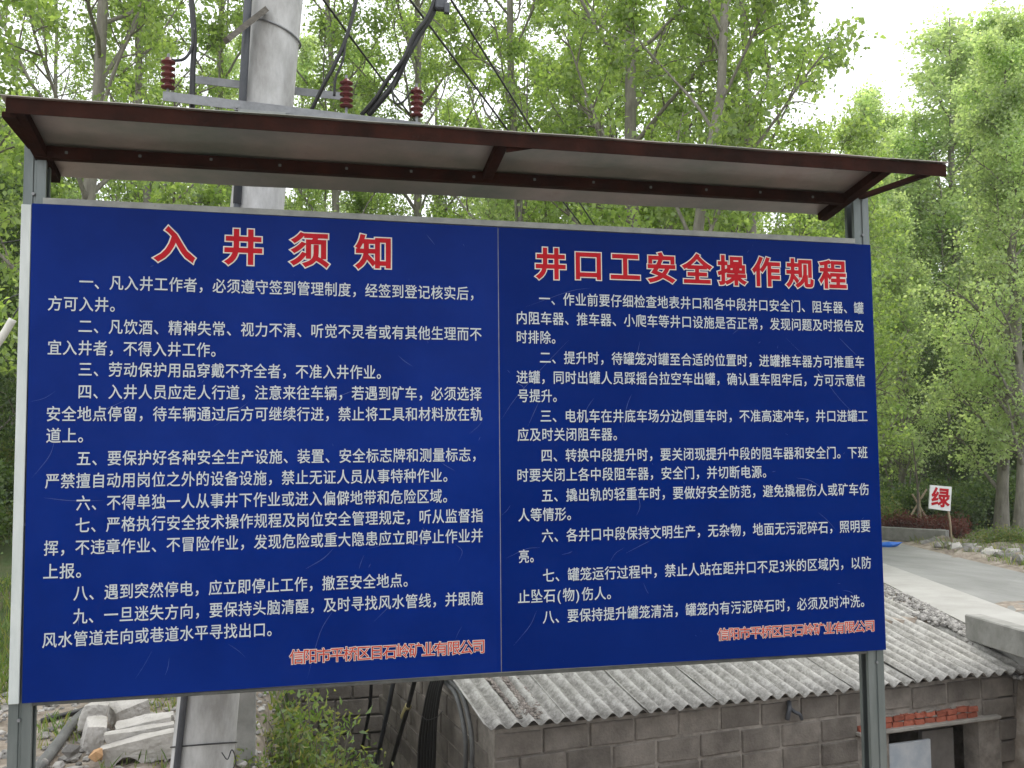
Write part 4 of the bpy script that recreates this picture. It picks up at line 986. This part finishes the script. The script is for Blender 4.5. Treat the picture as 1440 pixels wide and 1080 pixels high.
# shrubs
def bush_geo(seed, R_, H, nl, leaf, mt, stems=14, blade=.75, spike=False):
    rr = np.random.default_rng(seed); q = MB(); C_ = []
    for k in range(stems):
        az = rr.uniform(0, 6.28); rO = R_*math.sqrt(rr.random()); e = np.array([math.cos(az)*rO, math.sin(az)*rO, H*rr.uniform(.55, 1)]); b0 = np.array([math.cos(az)*rO*.25, math.sin(az)*rO*.25, 0]); mid = (b0+e)/2+rr.normal(0, R_*.1, 3)
        Pp = spline([b0, mid, e], 5); q.tube(Pp, np.linspace(.010, .003, len(Pp)), 5, False)
        for j in range(nl//stems):
            t = rr.uniform(.25, 1)**.7; i = int(t*(len(Pp)-1)); C_.append(Pp[i]+rr.normal(0, R_*.16+.02, 3))
    C_ = np.array(C_); C_[:, 2] = np.abs(C_[:, 2])
    return mesh('stems', q.V, q.F, m_twig), leaves_mesh('foliage', C_, leaf, mt, rr, droop=-.4 if spike else .2, wide=blade)
def bush(name, var, pos, label, group=None, s_=1.0, cat='shrub'):
    t = thing(name, label, cat, pos, group); t.scale = (s_,)*3; t.rotation_euler = (0, 0, random.uniform(0, 6))
    for nm, me in zip(('stems', 'foliage'), var): o = link(nm, me, t); o['kind'] = 'stuff'
    return t
BY = [bush_geo(41, .46, .95, 760, .08, m_leafY, 16, .35, True), bush_geo(42, .42, .9, 800, .075, m_leafY, 14, .4)]
BD = [bush_geo(43, 1.0, 1.3, 5200, .09, m_leafD, 26), bush_geo(44, 1.1, 1.0, 5200, .08, m_leafY, 26)]
BR = bush_geo(45, .38, .45, 1500, .05, m_redleaf, 22, .5)
for k, (px, py, yy, s_) in enumerate(((430, 950, 3.5, 1.0), (378, 985, 3.1, .9), (430, 1015, 2.9, .8), (495, 1040, 3.2, .65), (352, 1045, 2.15, .5))):
    p = onY(px, py, yy); h_ = .93*s_
    bush('leafy_shrub', BY[k % 2], (p[0], p[1], p[2]-h_), ['tallest yellow green shrub right of the utility pole below the board', 'narrow leafed shrub between the utility pole and the tallest shrub', 'low bushy green shrub in front of the tallest one',
         'small pale leafed shrub nearest the leaning black pipes', 'small dark green shrub at the foot of the utility pole'][k], s_=s_)
t_ = 0
for k in range(9):
    t_ = k/8; p = kp0 + (kp1-kp0)*t_*.97; bush('red_shrub', BR, (p[0]+rn[0]*.7-kd[0]*.5, p[1]+rn[1]*.7-kd[1]*.5, p[2]+.08), 'red leafed low shrub in the planter hedge by the road', 'red shrubs in the roadside planter', 1.0+.15*math.sin(k*2.1))
for k in range(30):
    px = 1238+ (k % 10)*24+random.uniform(-8, 8); dd = 24.0+(k//10)*2.2+random.uniform(-.6, .6); x, y = polar(px, dd)
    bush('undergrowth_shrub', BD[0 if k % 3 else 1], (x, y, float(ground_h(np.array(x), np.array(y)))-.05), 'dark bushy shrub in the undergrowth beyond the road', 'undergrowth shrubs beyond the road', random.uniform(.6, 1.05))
for k in range(22):
    px = random.uniform(-120, 120); dd = random.uniform(9.5, 17); x, y = polar(px, dd)
    bush('undergrowth_shrub', BD[k % 2], (x, y, float(ground_h(np.array(x), np.array(y)))-.05), 'green brown shrub on the slope left of the board', 'slope shrubs left of the board', random.uniform(.35, .7))
# tall weed by the paired trunks
x, y = polar(1419, 19.6); bush('young_bush', BD[1], (x, y, -.45), 'light green sapling bush in front of the paired trunks', s_=.6)
# grass
def grass(name, label, n_, fx, hmin, hmax, mt, kind_cat='grass'):
    rr = np.random.default_rng(77); V = []; 
    for _ in range(n_):
        x, y = fx(rr); z = float(ground_h(np.array(x), np.array(y)))-.01; a = rr.uniform(0, 6.28); h_ = rr.uniform(hmin, hmax); wd = .004+.004*rr.random(); le = rr.normal(0, .35, 2)*h_
        dx, dy_ = math.cos(a)*wd, math.sin(a)*wd
        V += [(x-dx, y-dy_, z), (x+dx, y+dy_, z), (x+dx*.7+le[0]*.5, y+dy_*.7+le[1]*.5, z+h_*.6), (x+le[0], y+le[1], z+h_*.95)]
    me = bpy.data.meshes.new(name); me.from_pydata(V, [], [(4*i, 4*i+1, 4*i+2, 4*i+3) for i in range(n_)]); me.materials.append(mt)
    return tag(link(name, me), label, 'grass', None, 'stuff')
def fx1(rr):
    while True:
        x = rr.uniform(-4.5, 2.0); y = 4.4+rr.random()**1.4*7
        if math.sin(x*3.1)+math.sin(y*2.3+x) > -.9: return x, y
grass('grass', 'bright weedy grass behind the rubble left of the pole', 16000, fx1, .05, .22, m_leafY)
def fx0(rr):
    while True:
        x = rr.uniform(-2.6, .7); y = rr.uniform(2.2, 4.6)
        if math.sin(x*4.3+1)*math.sin(y*3.7+x) > .35: return x, y
grass('weeds', 'sparse weeds growing between the rubble behind the left post', 900, fx0, .04, .14, m_leafY)
def fx2(rr):
    s = rr.uniform(-5, 14); o_ = abs(rr.normal(0, 1.2))+.3; return FE0[0]-rd[0]*(5-s)+rn[0]*o_, FE0[1]-rd[1]*(5-s)+rn[1]*o_
grass('verge_grass', 'sparse grass along the far verge of the road', 5000, fx2, .05, .2, m_leafY)
